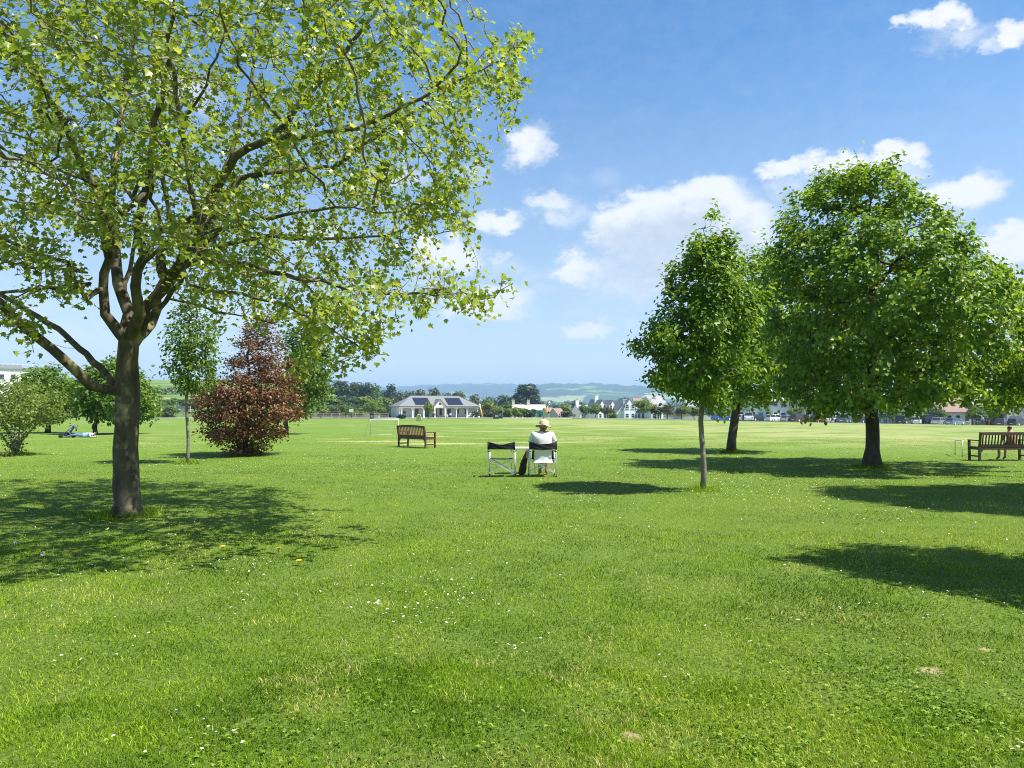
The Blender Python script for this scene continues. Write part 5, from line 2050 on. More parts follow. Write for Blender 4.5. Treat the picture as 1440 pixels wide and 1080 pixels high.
    for (x, w, z0, z1) in ((1.6, .7, 1.0, 1.7), (4.5, .9, .2, 2.2), (6.9, 1.0, .2, 2.2), (8.7, 1.1, .2, 2.3), (10.2, .7, .6, 2.2), (12.2, .9, .2, 2.2), (14.2, 1.0, .9, 2.1), (16.4, .9, .9, 2.1)):
        dr = z0 < .3
        f = MB()
        for (cx, cz, sx, sz) in ((x - w / 2 - .03, (z0 + z1) / 2, .07, z1 - z0 + .14), (x + w / 2 + .03, (z0 + z1) / 2, .07, z1 - z0 + .14), (x, z1 + .035, w, .07), (x, z0 - .0, w, .06)):
            f.box((cx, 1.965, cz), (sx, .09, sz))
        fo = f.build('door' if dr else 'window', M['white_paint'], t)
        MB().box((x, 1.975, (z0 + z1) / 2), (w, .04, z1 - z0)).build('pane', M['glass'], fo)


pavilion()

# ------------------------------------------------------------------ houses
def house(label, pxa, pxb, D, ev, rg, wall, roof, style='eaves', cols=3, rows=2, door=None, chim=(), depth=8.0, rz=0.0, porch=False, name='house', sink=0.3, dormer=0, win=True):
    A, Bp = G(pxa, D), G(pxb, D)
    W = float(np.hypot(*(Bp - A)[:2]))
    t = thing(name, label, 'house', (A[0], A[1], min(A[2], Bp[2]) - sink), rz)
    ev += sink
    rg += sink
    w = MB()
    if style == 'eaves':
        w.prism([(0, 0), (depth, 0), (depth, ev), (depth / 2, rg), (0, ev)], 0, W, axis='x')
    else:
        w.prism([(0, 0), (W, 0), (W, ev), (W / 2, rg), (0, ev)], 0, depth)
    wo_ = w.build('wall', M[wall], t)
    o, th = .30, .16
    rm = MB()

    def slab(a, b, c_, d):
        V = [Vector(v) for v in (a, b, c_, d)]
        rm.add([v + Vector((0, 0, .02)) for v in V] + [v + Vector((0, 0, .02 + th)) for v in V], [(3, 2, 1, 0), (4, 5, 6, 7), (0, 1, 5, 4), (1, 2, 6, 5), (2, 3, 7, 6), (3, 0, 4, 7)])
    if style == 'eaves':
        k = (rg - ev) / (depth / 2) * o
        e = .08
        slab((-e, -o, ev - k), (W + e, -o, ev - k), (W + e, depth / 2, rg), (-e, depth / 2, rg))
        slab((W + e, depth + o, ev - k), (-e, depth + o, ev - k), (-e, depth / 2 + .001, rg), (W + e, depth / 2 + .001, rg))
    else:
        k = (rg - ev) / (W / 2) * o
        slab((-o, -.12, ev - k), (-o, depth, ev - k), (W / 2, depth, rg), (W / 2, -.12, rg))
        slab((W + o, depth, ev - k), (W + o, -.12, ev - k), (W / 2 + .001, -.12, rg), (W / 2 + .001, depth, rg))
    ro = rm.build('roof', M[roof], t)
    for s in chim:
        cx = (.55 if s == 'l' else W - .55 if s == 'r' else W / 2)
        cy = depth / 2
        top = rg + 1.5
        c = MB()
        c.box((cx, cy, (rg - 1.6 + top) / 2), (.95, .8, top - rg + 1.6))
        c.box((cx, cy, top + .06), (1.1, .95, .14))
        co_ = c.build('chimney', M[wall], ro)
        for q in (-.22, .22):
            MB().lathe([(.12, 0), (.13, .12), (.10, .45), (.12, .5)], (cx + q, cy, top + .12), 10).build('chimney_pot', M['tile_orange'], co_)
    st = 2.6
    if win:
        for rr in range(rows):
            for cc in range(cols):
                x = W * (cc + .5) / cols
                z = sink + 1.0 + st * rr
                if style == 'gable' and rr >= 2 and abs(x - W / 2) > .3:
                    continue
                if door and rr == 0 and cc == cols // 2:
                    d = MB()
                    d.box((x, -.03, sink + 1.03), (.95, .10, 2.06))
                    do = d.build('door', M[door], t)
                    MB().box((x + .33, -.10, sink + 1.0), (.05, .06, .14)).build('handle', M['alu'], do)
                    fr = MB()
                    fr.box((x, -.06, sink + 2.16), (1.25, .16, .12))
                    fr.build('door_hood', M['white_paint'], do)
                    continue
                wd, ht = min(1.05, W / cols * .55), 1.25
                f = MB()
                for (cx, cz, sx, sz) in ((x - wd / 2, z + ht / 2, .09, ht + .09), (x + wd / 2, z + ht / 2, .09, ht + .09), (x, z, wd - .09, .09), (x, z + ht, wd - .09, .09), (x, z + ht / 2, wd - .09, .05)):
                    f.box((cx, -.025, cz), (sx, .11, sz))
                f.box((x, z + ht / 2, 0), (0.001, .001, .001)) if False else None
                wn = f.build('window', M['white_paint'], t)
                MB().box((x, -.012, z + ht / 2), (wd - .02, .05, ht - .02)).build('pane', M['glass'], wn)
                MB().box((x, -.06, z - .08), (wd + .25, .18, .07)).build('sill', M['stone'], wn)
    if porch:
        p = MB()
        p.box((W / 2, -1.0, 2.5 + sink), (1.9, 2.0, .12))
        for s in (-1, 1):
            p.box((W / 2 + s * .85, -1.85, 1.2 + sink), (.14, .14, 2.5))
        p.build('porch', M['white_paint'], t)
    return t


house('white cottage with a small chimney, first of the white houses left of the twin gables', 816, 842, 235, 2.9, 5.0, 'render_white', 'slate', cols=4, rows=1, chim=('l',), rz=R(17))
house('pale flat-roofed outbuilding at the left end of the white houses', 806, 817, 245, 2.4, 3.3, 'render_blue', 'slate', cols=2, rows=1, rz=R(17))
house('left gabled half of the twin-gabled white house', 841, 855, 228, 3.4, 6.3, 'render_white', 'slate', 'gable', 2, 2, None, ('c',), rz=R(21))
house('right gabled half of the twin-gabled white house', 855.5, 870, 228.5, 3.4, 6.2, 'render_white', 'slate', 'gable', 2, 2, rz=R(21))


def buttress(label, px0, px1, D, z0, z1, top):
    """white gable wall end running up to a tall stack"""
    A, Bp = G(px0, D), G(px1, D)
    W = Bp[0] - A[0]
    t = thing('gable_wall', label, 'wall', (A[0], A[1], A[2] - .3))
    w = MB()
    w.prism([(0, 0), (.9, 0), (W, z1 - 1.0), (W, z1 + .3), (W - .75, z1 + .3), (0, z0)], 0, .9)
    w.build('wall', M['render_white'], t)
    c = MB()
    c.box((W - .35, .45, (z1 + top) / 2 + .1), (1.05, .96, top - z1 + .5))
    c.box((W - .35, .45, top + .42), (1.3, 1.2, .16))
    co_ = c.build('chimney', M['render_white'], t)
    for q in (-.25, .25):
        MB().lathe([(.13, 0), (.14, .12), (.11, .5), (.13, .55)], (W - .35 + q, .45, top + .5), 10).build('chimney_pot', M['dark'], co_)


buttress('white sloping gable wall rising to a tall white chimney left of the blue-white house', 866, 881, 222, 2.2, 5.0, 6.2)
house('blue-white gabled house with stacked windows right of the sloping white gable wall', 878, 895, 220, 3.7, 6.5, 'render_blue', 'slate', 'gable', 2, 2, rz=R(16))
house('low blue-white wing joined to the right of the gabled house', 895.6, 913, 221, 2.7, 4.6, 'render_blue', 'slate', cols=3, rows=1, rz=R(16))
house('house with a dark brown roof behind the low blue-white wing', 893, 914, 234, 4.6, 7.3, 'render_white', 'slate_brown', cols=3, rows=2, chim=('r',))
buttress('white sloping gable wall with a chimney at the edge of the slim tree', 912, 922, 219, 2.6, 5.4, 6.6)
house('white house with a dark porch seen under the slim tree', 916, 940, 216, 4.2, 7.2, 'render_white', 'slate', cols=3, rows=2, door='dark', porch=True, rz=R(11))


def garden_wall(label, px0, px1, D, h, mat, name='garden_wall'):
    A, Bp = G(px0, D), G(px1, D - 2)
    t = thing(name, label, 'wall', (A[0], A[1], min(A[2], Bp[2]) - .3))
    b = Bp - A
    w = MB()
    w.beam((0, 0, (h + .3) / 2), (b[0], b[1], (h + .3) / 2), .3, h + .3)
    w.build('wall', M[mat], t)
    cp = MB()
    cp.beam((-.1, 0, h + .34), (b[0] + .1, b[1], h + .34), .42, .09)
    cp.build('coping', M['stone'], t)


garden_wall('long low white garden wall under the slim tree', 936, 999, 180, 1.75, 'render_white')
house('white cottage left of the bright blue car', 966, 996, 186, 3.2, 6.2, 'render_white', 'slate', cols=3, rows=1, rz=R(-4), chim=('l',))
house('white house directly behind the bright blue car', 998, 1026, 180, 4.6, 7.6, 'render_white', 'slate', cols=4, rows=2, rz=R(-5), chim=('r',))
house('white house behind the dark leaning tree trunk', 1029, 1054, 177, 4.7, 7.7, 'render_white', 'slate', cols=3, rows=2, door='dark', rz=R(-6))
house('pale blue house with a teal front door', 1055, 1083, 174, 4.7, 7.7, 'render_blue', 'slate', cols=3, rows=2, door='teal', rz=R(-7), chim=('l',))
house('white house with a bright blue front door', 1085, 1116, 171, 4.7, 7.7, 'render_white', 'slate', cols=3, rows=2, door='blue_paint', rz=R(-7))
house('grey stone-fronted house behind the red car', 1119, 1160, 168, 4.6, 7.6, 'render_grey', 'slate', cols=4, rows=2, door='dark', rz=R(-8), chim=('r',))
house('white house left of the biggest tree trunk', 1163, 1203, 165, 4.6, 7.6, 'render_white', 'slate', cols=4, rows=2, door='dark', rz=R(-8))
house('grey house right of the biggest tree trunk', 1206, 1256, 162, 4.6, 7.8, 'render_grey', 'slate', cols=5, rows=2, rz=R(-8), door='wood_dark', chim=('l',))
house('cream house behind the black van', 1262, 1312, 160, 4.6, 7.6, 'render_cream', 'slate_brown', cols=4, rows=2, door='dark', rz=R(-8))
house('cream cottage with a low brown roof behind the silver car', 1316, 1362, 158, 3.0, 6.4, 'render_cream', 'slate_brown', cols=4, rows=1, rz=R(-8), chim=('r',))
house('stone house behind the walking family', 1368, 1408, 157, 4.4, 7.4, 'stone', 'slate', cols=3, rows=2, door='wood_dark', rz=R(-8))
gr = house('cream garage with a wide grey door at the right edge', 1416, 1438, 152, 2.6, 4.8, 'render_cream', 'slate_brown', 'gable', 1, 1, rz=R(-8), win=False)
MB().box((1.55, -.04, 1.35), (2.2, .10, 2.1)).build('garage_door', M['cloth_grey'], gr)
house('cream house rising behind the garage at the right edge', 1408, 1475, 168, 5.2, 8.4, 'render_cream', 'slate', cols=5, rows=2, rz=R(-8))

# roofs beyond the middle of the field, further down the slope
house('long low tan-roofed building beyond the bushes below the conifer', 720, 768, 250, 3.8, 5.5, 'render_cream', 'stone', cols=6, rows=1, chim=('l', 'c'), rz=R(2))
house('first house with a red-brown roof right of the yellow pole', 772, 784, 238, 1.9, 4.1, 'render_cream', 'slate_brown', cols=3, rows=1, rz=R(20))
house('second house with a red-brown roof nearer the white houses', 785, 797, 232, 1.7, 3.7, 'render_cream', 'slate_brown', cols=3, rows=1, rz=R(20))
house('orange-roofed house among the skyline trees', 532, 542, 330, 2.6, 4.9, 'render_cream', 'tile_orange', cols=3, rows=1, rz=R(5))
house('small orange-roofed house just left of the pavilion roof', 571, 579, 315, 3.0, 4.9, 'brick', 'tile_orange', cols=2, rows=1, rz=R(5))


def big_white_building():
    A = G(-40, 225)
    t = thing('flat_roofed_building', 'white flat-roofed building with railings above the trees at the left edge', 'building', (A[0], A[1], A[2] - 1), R(32))
    W, H = 17.5, 13.2 - A[2] + 1
    MB().box((W / 2, 6, H / 2), (W, 12, H)).build('wall', M['render_white'], t)
    r = MB()
    r.box((W / 2, 6, H + .2), (W + .8, 12.8, .4))
    r.box((W * .45, 6, H + .9), (W * .5, 6, 1.0))
    ro = r.build('roof', M['slate'], t)
    rl = MB()
    for k in range(15):
        rl.tube([(k * W / 14, .2, H + .4), (k * W / 14, .2, H + 1.5)], .03, 5)
    rl.tube([(0, .2, H + 1.5), (W, .2, H + 1.5)], .03, 5)
    rl.build('railing', M['alu'], ro)
    for rr in range(3):
        for k in range(6):
            x, z = 1.6 + k * 2.85, H - 2.4 - rr * 3.1
            f = MB()
            for (cx, cz, sx, sz) in ((x - .6, z, .1, 1.6), (x + .6, z, .1, 1.6), (x, z - .75, 1.1, .1), (x, z + .75, 1.1, .1)):
                f.box((cx, -.03, cz), (sx, .12, sz))
            wn = f.build('window', M['alu'], t)
            MB().box((x, -.012, z), (1.12, .06, 1.42)).build('pane', M['glass'], wn)


big_white_building()

# ------------------------------------------------------------------ cars
def make_car(label, paint, loc, rz, kind='hatch', group='cars parked along the road by the houses'):
    t = thing('parked_car', label, 'car', loc, rz, group)
    L, Wd, belt, top = {'hatch': (4.0, 1.74, .90, 1.46), 'estate': (4.5, 1.78, .92, 1.50), 'suv': (4.6, 1.86, 1.05, 1.72), 'van': (4.9, 1.90, 1.15, 1.95), 'low': (4.3, 1.76, .86, 1.40)}[kind]
    h, w = L / 2, Wd / 2
    b = MB()
    prof = [(-h, .32), (-h + .05, .25), (h - .05, .25), (h, .36), (h - .02, .60), (h - .16, .74), (h * .44, belt), (-h + .12, belt + .02), (-h + .01, .72)]
    b.prism(prof, -w + .09, w - .09)
    for s in (-1, 1):
        inner = [(p[0], p[1]) for p in prof]
        outer = [(p[0] * .975, .28 + (p[1] - .28) * .93) for p in prof]
        b.prism(inner, s * (w - .0901), s * w, top=outer)
    x0, x1 = h * .46, -h + .16
    x2, x3 = h * .10, -h + (.55 if kind in ('hatch', 'low') else .30)
    V = [(x0, -w + .12, belt - .01), (x0, w - .12, belt - .01), (x1, w - .12, belt), (x1, -w + .12, belt), (x2, -w + .26, top - .05), (x2, w - .26, top - .05), (x3, w - .26, top - .05), (x3, -w + .26, top - .05)]
    rf = [(x2 + .05, -w + .24, top - .055), (x2 + .05, w - .24, top - .055), (x3 - .05, w - .24, top - .055), (x3 - .05, -w + .24, top - .055), (x2 - .15, -w + .34, top), (x2 - .15, w - .34, top), (x3 + .15, w - .34, top), (x3 + .15, -w + .34, top)]
    fs = [(3, 2, 1, 0), (4, 5, 6, 7), (0, 1, 5, 4), (1, 2, 6, 5), (2, 3, 7, 6), (3, 0, 4, 7)]
    b.add(rf, fs)
    for s in (-1, 1):           # pillars
        for (a, c_) in ((x0, x2), (x1, x3), ((x0 + x1) / 2 - .1, (x2 + x3) / 2)):
            b.beam((a, s * (w - .115), belt - .01), (c_, s * (w - .255), top - .05), .05, .07, up=(1, 0, 0))
    b.build('body', paint, t)
    gl = MB()
    gl.add(V, fs)
    gl.build('windows', M['glass'], t)
    for s in (-1, 1):
        for x in (h * .62, -h * .60):
            tm = MB()
            tm.lathe([(.20, -.09), (.30, -.10), (.325, -.06), (.325, .06), (.30, .10), (.20, .09)], (x, s * (w - .09), .325), 18, axis='y')
            wh = tm.build('wheel', M['rubber'], t)
            MB().lathe([(.0, -.104), (.17, -.106), (.205, -.085), (.205, .085), (.17, .106), (.0, .104)], (x, s * (w - .09), .325), 14, axis='y').build('rim', M['alu'], wh)
        MB().box((h - .07, s * (w - .30), .66), (.14, .36, .13), bev=.03).build('headlight', M['light_glass'], t)
        MB().box((-h + .04, s * (w - .24), .76), (.12, .26, .16), bev=.03).build('tail_light', M['red_glass'], t)
        MB().box((h * .36, s * (w + .06), belt + .06), (.12, .18, .12), bev=.03).build('mirror', paint, t)
    MB().box((-h - .004, 0, .52), (.03, .52, .11)).build('number_plate', M['board_yellow'], t)
    return t


PAINT = {k: car_paint('car_' + k, c, m) for k, c, m in (('bright_blue', (.02, .10, .42), .1), ('white', (.72, .73, .74), 0), ('black', (.012, .012, .014), .1), ('dark_grey', (.05, .052, .06), .3), ('silver', (.45, .47, .50), .5),
                                                     ('red', (.20, .03, .03), 0), ('navy', (.03, .04, .085), .2), ('steel_blue', (.20, .28, .40), .4), ('teal_grey', (.10, .16, .17), .3), ('brown', (.10, .075, .06), .3), ('purple', (.07, .04, .09), .3))}
for (px, D, pc, kd, rz, label) in (
        (1015, 167, 'bright_blue', 'low', 8, 'bright blue car left of the dark leaning tree trunk'),
        (1041, 165, 'white', 'low', 60, 'white low car just right of the dark leaning trunk'),
        (1052, 164, 'white', 'van', 75, 'white van between the dark leaning trunk and the teal door'),
        (1065, 163, 'dark_grey', 'hatch', 20, 'dark car in front of the pale blue house'),
        (1092, 160, 'white', 'estate', 15, 'white estate car left of the blue front door'),
        (1111, 158.5, 'silver', 'low', 30, 'silver car right of the blue front door'),
        (1126, 157, 'brown', 'suv', 25, 'brown off-roader behind the low hanging leaves'),
        (1150, 155, 'red', 'hatch', 35, 'red car, the only red one'),
        (1171, 154, 'white', 'hatch', 50, 'white hatchback right of the red car'),
        (1186, 153, 'teal_grey', 'suv', 55, 'grey-green off-roader between the white hatchback and the biggest trunk'),
        (1214, 151.5, 'dark_grey', 'low', 30, 'dark car half hidden left of the biggest trunk'),
        (1238, 150, 'bright_blue', 'van', 70, 'bright blue van just right of the biggest trunk'),
        (1272, 148, 'dark_grey', 'suv', 40, 'dark grey off-roader right of the group of walkers'),
        (1289, 150, 'white', 'estate', 55, 'white car between the dark off-roader and the black van'),
        (1303, 150.5, 'black', 'van', 80, 'boxy black van in front of the cream houses'),
        (1321, 147.5, 'silver', 'hatch', 40, 'silver car right of the black van'),
        (1342, 146.5, 'steel_blue', 'low', 30, 'steel blue car left of the walking family'),
        (1408, 144, 'purple', 'hatch', 45, 'dark purple car right of the walking family'),
        (1432, 142.5, 'dark_grey', 'estate', 25, 'dark grey car in front of the cream garage')):
    g = G(px, D)
    make_car(label, PAINT[pc], (g[0], g[1], g[2] + .035), R(rz), kd)

# ------------------------------------------------------------------ people far off
for (px, D, pose, top, bot, rz, s, label) in (
        (611, 167.5, 'stand', 'shirt_white', 'dark', 170, 1.0, 'person in a white top and dark trousers standing at the pavilion porch'),
        (628.5, 166.5, 'sit', 'shirt_white', 'cloth_grey', 160, 1.15, 'person in white sitting right of the pavilion porch'),
        (633.5, 167, 'bench', 'cloth_sky', 'cloth_navy', 190, 1.0, 'person in pale blue sitting beside the one in white'),
        (643.5, 158, 'stand', 'green_dark', 'dark', 0, .62, 'small child in dark clothes on the grass before the pavilion'),
        (660.5, 167.5, 'bench', 'shirt_white', 'shirt_white', 150, 1.0, 'person all in white seated at the right end of the pavilion'),
        (664.5, 168, 'stand', 'dark', 'dark', 200, 1.0, 'person in dark clothes standing by the last pavilion column'),
        (673.5, 166, 'sit', 'cloth_navy', 'shirt_white', 180, 1.1, 'person in navy and white sitting under the left yellow pole'),
        (771.3, 166, 'stand', 'dark', 'shirt_white', 160, 1.0, 'person in black and white standing by the right yellow pole'),
        (1246, 146, 'stand', 'cloth_navy', 'dark', 90, 1.0, 'walker in navy, left one of the group right of the biggest trunk'),
        (1250.5, 146.5, 'stand', 'dark', 'dark', 90, .95, 'walker in black, middle one of the group right of the biggest trunk'),
        (1256, 146.2, 'stand', 'cloth_grey', 'cloth_navy', 90, 1.0, 'walker in grey, right one of the group right of the biggest trunk'),
        (1381, 142, 'stand', 'cloth_sky', 'cloth_navy', 100, 1.05, 'walker in pale blue, first of the family by the cream houses'),
        (1385.5, 142.3, 'stand', 'cloth_navy', 'dark', 100, 1.0, 'walker in navy, middle of the family by the cream houses'),
        (1390, 142, 'stand', 'green_dark', 'cloth_red', 80, .95, 'walker in red trousers at the end of the family'),
        (936.5, 172, 'stand', 'dark', 'dark', 60, 1.0, 'person in dark clothes by the left end of the garden wall')):
    small_person(label, px, D, pose, top, bot, R(rz), 'hair_dark', s, yoff=.08 if D > 140 else 0)

# ------------------------------------------------------------------ things round the pavilion and the play area
def lean_pole(label, pxa, pya, pxb, D):
    a = G(pxb, D)
    b = P(pxa, pya, D)
    t = thing('play_pole', label, 'play equipment', a, 0, 'leaning yellow play poles')
    d = b - a
    MB().tube([(0, 0, -.2), d * .5, d], [.16, .15, .14], 10).build('pole', M['yellow'], t)
    c = MB()
    c.lathe([(.0, -.26), (.16, -.2), (.25, -.08), (.27, .05), (.2, .2), (.08, .27), (.0, .28)], tuple(d), 14)
    c.build('ball_top', M['white_paint'], t)
    MB().lathe([(.2, -.42), (.21, -.38), (.19, -.3), (.16, -.26)], tuple(d), 12).build('collar', M['alu'], t)


lean_pole('yellow pole with a round white top leaning left beside the pavilion', 674.5, 569.5, 679, 172)
lean_pole('yellow pole with a round white top leaning right behind the seated man', 772.3, 566.5, 763.5, 167)


def litter_bin(label, px, D, w, h, mat, rz=0):
    g = G(px, D)
    t = thing('litter_bin', label, 'bin', (g[0], g[1], g[2]), rz)
    b = MB()
    k = .86
    V = [(sx * w / 2 * f, sy * w / 2 * f, z) for z, f in ((.05, k), (h, 1)) for sx, sy in ((-1, -1), (1, -1), (1, 1), (-1, 1))]
    b.add(V, [(3, 2, 1, 0), (4, 5, 6, 7), (0, 1, 5, 4), (1, 2, 6, 5), (2, 3, 7, 6), (3, 0, 4, 7)])
    b.build('bin_body', M[mat], t)
    lid = MB()
    lid.prism([(-w * .56, h + .002), (w * .56, h + .002), (w * .5, h + .12), (-w * .5, h + .18)], -w * .54, w * .54)
    lid.build('lid', M['dark'], t)
    MB().box((0, -w * .5, h * .55), (w * .6, .03, h * .4)).build('front_panel', M['cloth_grey'], t)
    for s in (-1, 1):
        MB().lathe([(.02, -.04), (.11, -.04), (.11, .04), (.02, .04)], (s * w * .4, w * .42, .11), 10, axis='x').build('wheel', M['rubber'], t)


litter_bin('wide dark green bin on the grass right of the pavilion', 697.5, 156, 1.15, 1.1, 'green_dark', R(15))
litter_bin('taller black-green bin behind the wide one right of the pavilion', 703.5, 164, 1.0, 1.55, 'green_dark', R(-10))
litter_bin('dark square bin on the field edge behind the small goal', 523, 150, .75, 1.0, 'dark', R(5))


def a_board():
    g = G(589, 122)
    t = thing('a_board', 'pale yellow folding A-board standing on the grass before the pavilion', 'sign', g, R(60))
    for s in (-1, 1):
        b = MB()
        b.beam((0, s * .36, .0), (0, s * .03, .98), .58, .035, up=(1, 0, 0))
        b.build('board', M['board_yellow'], t)
    MB().box((0, 0, 1.0), (.6, .09, .05)).build('hinge', M['white_paint'], t)


a_board()


def backboard():
    g = G(494, 166)
    t = thing('basketball_backboard', 'white basketball backboard on a dark post at the left of the field', 'backboard', g, R(-6))
    MB().tube([(0, .25, 0), (0, .25, 1.6)], .07, 8).tube([(0, .25, 1.5), (0, .05, 1.75)], .05, 6).build('post', M['dark'], t)
    MB().box((0, 0, 1.72), (.95, .05, .62), bev=.01).build('board', M['white_paint'], t)
    MB().tube([(.2 * math.cos(a), -.25 + .2 * math.sin(a), 1.5) for a in np.linspace(0, 6.283, 14)], .015, 5).build('hoop', M['tile_orange'], t)


backboard()


def rail_fence():
    A, Bp = G(432, 174), G(546, 172.5)
    t = thing('rail_fence', 'grey wooden post and rail fence along the left edge of the field', 'fence', A)
    b = Bp - A
    n = 11
    for k in range(n):
        p = b * k / (n - 1)
        MB().box((p[0], p[1], p[2] + .55), (.12, .12, 1.2)).build('post', M['stone'], t)
    r = MB()
    for z in (.35, .7, 1.02):
        r.beam((0, -.08, z), (b[0], b[1] - .08, b[2] + z), .05, .10)
    r.build('rail', M['stone'], t)


rail_fence()
garden_wall('low pale stone wall behind the small goal, left of the pavilion', 511, 533, 171, .75, 'stone', 'stone_wall')
garden_wall('low pale stone wall on the bank beyond the young tree', 222, 268, 216, 1.6, 'stone', 'stone_wall')


def play_house():
    g = G(754.5, 186)
    t = thing('play_house', 'small teal play house with a pale roof beyond the seated man', 'play house', (g[0], g[1], g[2]))
    MB().prism([(0, 0), (1.6, 0), (1.6, 1.3), (.8, 1.9), (0, 1.3)], 0, 1.4).build('wall', M['teal'], t)
    r = MB()
    for s in (-1, 1):
        r.beam((.8 + s * 1.0, .7, 1.22), (.8 + s * .02, .7, 1.98), 1.7, .06, up=(0, 1, 0) if False else (0, 0, 1))
    r.build('roof', M['straw'], t)
    MB().box((.8, -.02, .5), (.5, .08, 1.0)).build('doorway', M['dark'], t)


play_house()

# ------------------------------------------------------------------ sky, sun, air, camera
SUN_EL, SUN_H = R(58), np.array([0.95, -0.31])
SUN_H = SUN_H / np.linalg.norm(SUN_H)
sun_dir = Vector((SUN_H[0] * math.cos(SUN_EL), SUN_H[1] * math.cos(SUN_EL), math.sin(SUN_EL)))

w = bpy.data.worlds.new('World')
SCN.world = w
w.use_nodes = True
nt = w.node_tree
nt.nodes.clear()
wo = nt.nodes.new('ShaderNodeOutputWorld')
bg = nt.nodes.new('ShaderNodeBackground')
sky = nt.nodes.new('ShaderNodeTexSky')
sky.sky_type = 'NISHITA'
sky.sun_disc = False
sky.sun_elevation = SUN_EL
sky.sun_rotation = math.atan2(SUN_H[0], SUN_H[1])
sky.altitude = 50
sky.air_density = 1.0
sky.dust_density = 0.35
sky.ozone_density = 2.2
SKY_STRENGTH = 0.090
bg.inputs['Strength'].default_value = SKY_STRENGTH
hs = nt.nodes.new('ShaderNodeHueSaturation')
hs.inputs['Saturation'].default_value = 1.35
hs.inputs['Value'].default_value = 1.0
link(nt, sky.outputs[0], hs.inputs['Color'])
skycol = hs.outputs[0]
tc0 = nt.nodes.new('ShaderNodeTexCoord')
sp0 = nt.nodes.new('ShaderNodeSeparateXYZ')
link(nt, tc0.outputs['Generated'], sp0.inputs[0])
link(nt, maprange(nt, sp0.outputs[2], 0.0, 0.42, 0.72, 1.32, False), hs.inputs['Saturation'])
link(nt, maprange(nt, sp0.outputs[2], 0.0, 0.30, 0.77, 1.0, False), hs.inputs['Value'])

CL = [  # photo column, row of the centre, half width, half height, weight
    (985, 290, 78, 38, 1.0), (915, 302, 74, 38, 1.0), (1035, 322, 70, 56, 1.0), (872, 318, 56, 30, .95), (945, 335, 115, 50, 1.0), (965, 382, 135, 50, .75), (880, 378, 110, 42, .62), (790, 300, 60, 30, .36), (720, 385, 80, 26, .30), (660, 250, 50, 26, .34), (840, 250, 60, 20, .26), (818, 375, 42, 22, .95), (1000, 350, 105, 58, .9),
    (1325, 20, 46, 22, .85), (1270, 30, 26, 12, .7), (1345, 45, 70, 22, .45), (1425, 40, 34, 20, .75), (1400, 55, 30, 14, .5),
    (1110, 238, 52, 15, .8), (1180, 230, 60, 20, .9), (1255, 218, 44, 20, .9), (1240, 245, 60, 22, .6), (1150, 268, 110, 30, .42),
    (1352, 268, 62, 28, .9), (1310, 282, 60, 28, .65), (1345, 300, 50, 22, .5), (1425, 345, 58, 32, 1.0), (1440, 385, 50, 30, .8),
    (738, 205, 40, 30, .8), (772, 210, 20, 14, .55), (700, 311, 42, 15, .9), (772, 286, 36, 16, .62), (780, 310, 24, 18, .5), (640, 358, 44, 24, 1.0), (598, 352, 28, 26, .9), (608, 382, 40, 20, .55), (706, 362, 18, 13, .5),
    (695, 424, 54, 19, .95), (660, 432, 36, 16, .8), (716, 440, 40, 14, .5), (826, 460, 34, 11, .9), (775, 410, 60, 9, .35), (655, 466, 34, 8, .42), (880, 455, 14, 8, .3),
    (110, 480, 120, 30, .40), (30, 440, 70, 20, .38), (300, 440, 90, 24, .4), (560, 250, 60, 24, .5), (440, 330, 50, 20, .5), (520, 470, 40, 20, .4), (250, 130, 90, 30, .5), (60, 250, 80, 30, .4), (850, 420, 60, 30, .28), (1010, 420, 60, 30, .45)]


def cloud_group():
    g = bpy.data.node_groups.new('cloud_field', 'ShaderNodeTree')
    g.interface.new_socket('Angle', in_out='INPUT', socket_type='NodeSocketVector')
    g.interface.new_socket('Density', in_out='OUTPUT', socket_type='NodeSocketFloat')
    gi = g.nodes.new('NodeGroupInput')
    go = g.nodes.new('NodeGroupOutput')
    acc = None
    for (px, py, hw, hh, wt) in CL:
        d = ray(px, py)
        az, el = math.atan2(d[0], d[1]), math.atan2(d[2], math.hypot(d[0], d[1]))
        c2 = math.cos(az) ** 2 / FOC
        s = g.nodes.new('ShaderNodeVectorMath')
        s.operation = 'MULTIPLY_ADD'
        ix, iy = 1 / (hw * 1.45 * c2), 1 / (hh * 1.45 / FOC * max(.6, math.cos(az)))
        s.inputs[1].default_value = (ix, iy, 0)
        s.inputs[2].default_value = (-az * ix, -el * iy, 0)
        g.links.new(gi.outputs[0], s.inputs[0])
        ln = g.nodes.new('ShaderNodeVectorMath')
        ln.operation = 'LENGTH'
        g.links.new(s.outputs[0], ln.inputs[0])
        mr = g.nodes.new('ShaderNodeMapRange')
        mr.interpolation_type = 'SMOOTHSTEP'
        mr.inputs[1].default_value = 0.18
        mr.inputs[2].default_value = 1.0
        mr.inputs[3].default_value = wt
        mr.inputs[4].default_value = 0
        g.links.new(ln.outputs['Value'], mr.inputs[0])
        if acc is None:
            acc = mr.outputs[0]
        else:
            mx = g.nodes.new('ShaderNodeMath')
            mx.operation = 'SMOOTH_MAX'
            mx.inputs[2].default_value = 0.18
            g.links.new(acc, mx.inputs[0])
            g.links.new(mr.outputs[0], mx.inputs[1])
            acc = mx.outputs[0]
    g.links.new(acc, go.inputs[0])
    return g


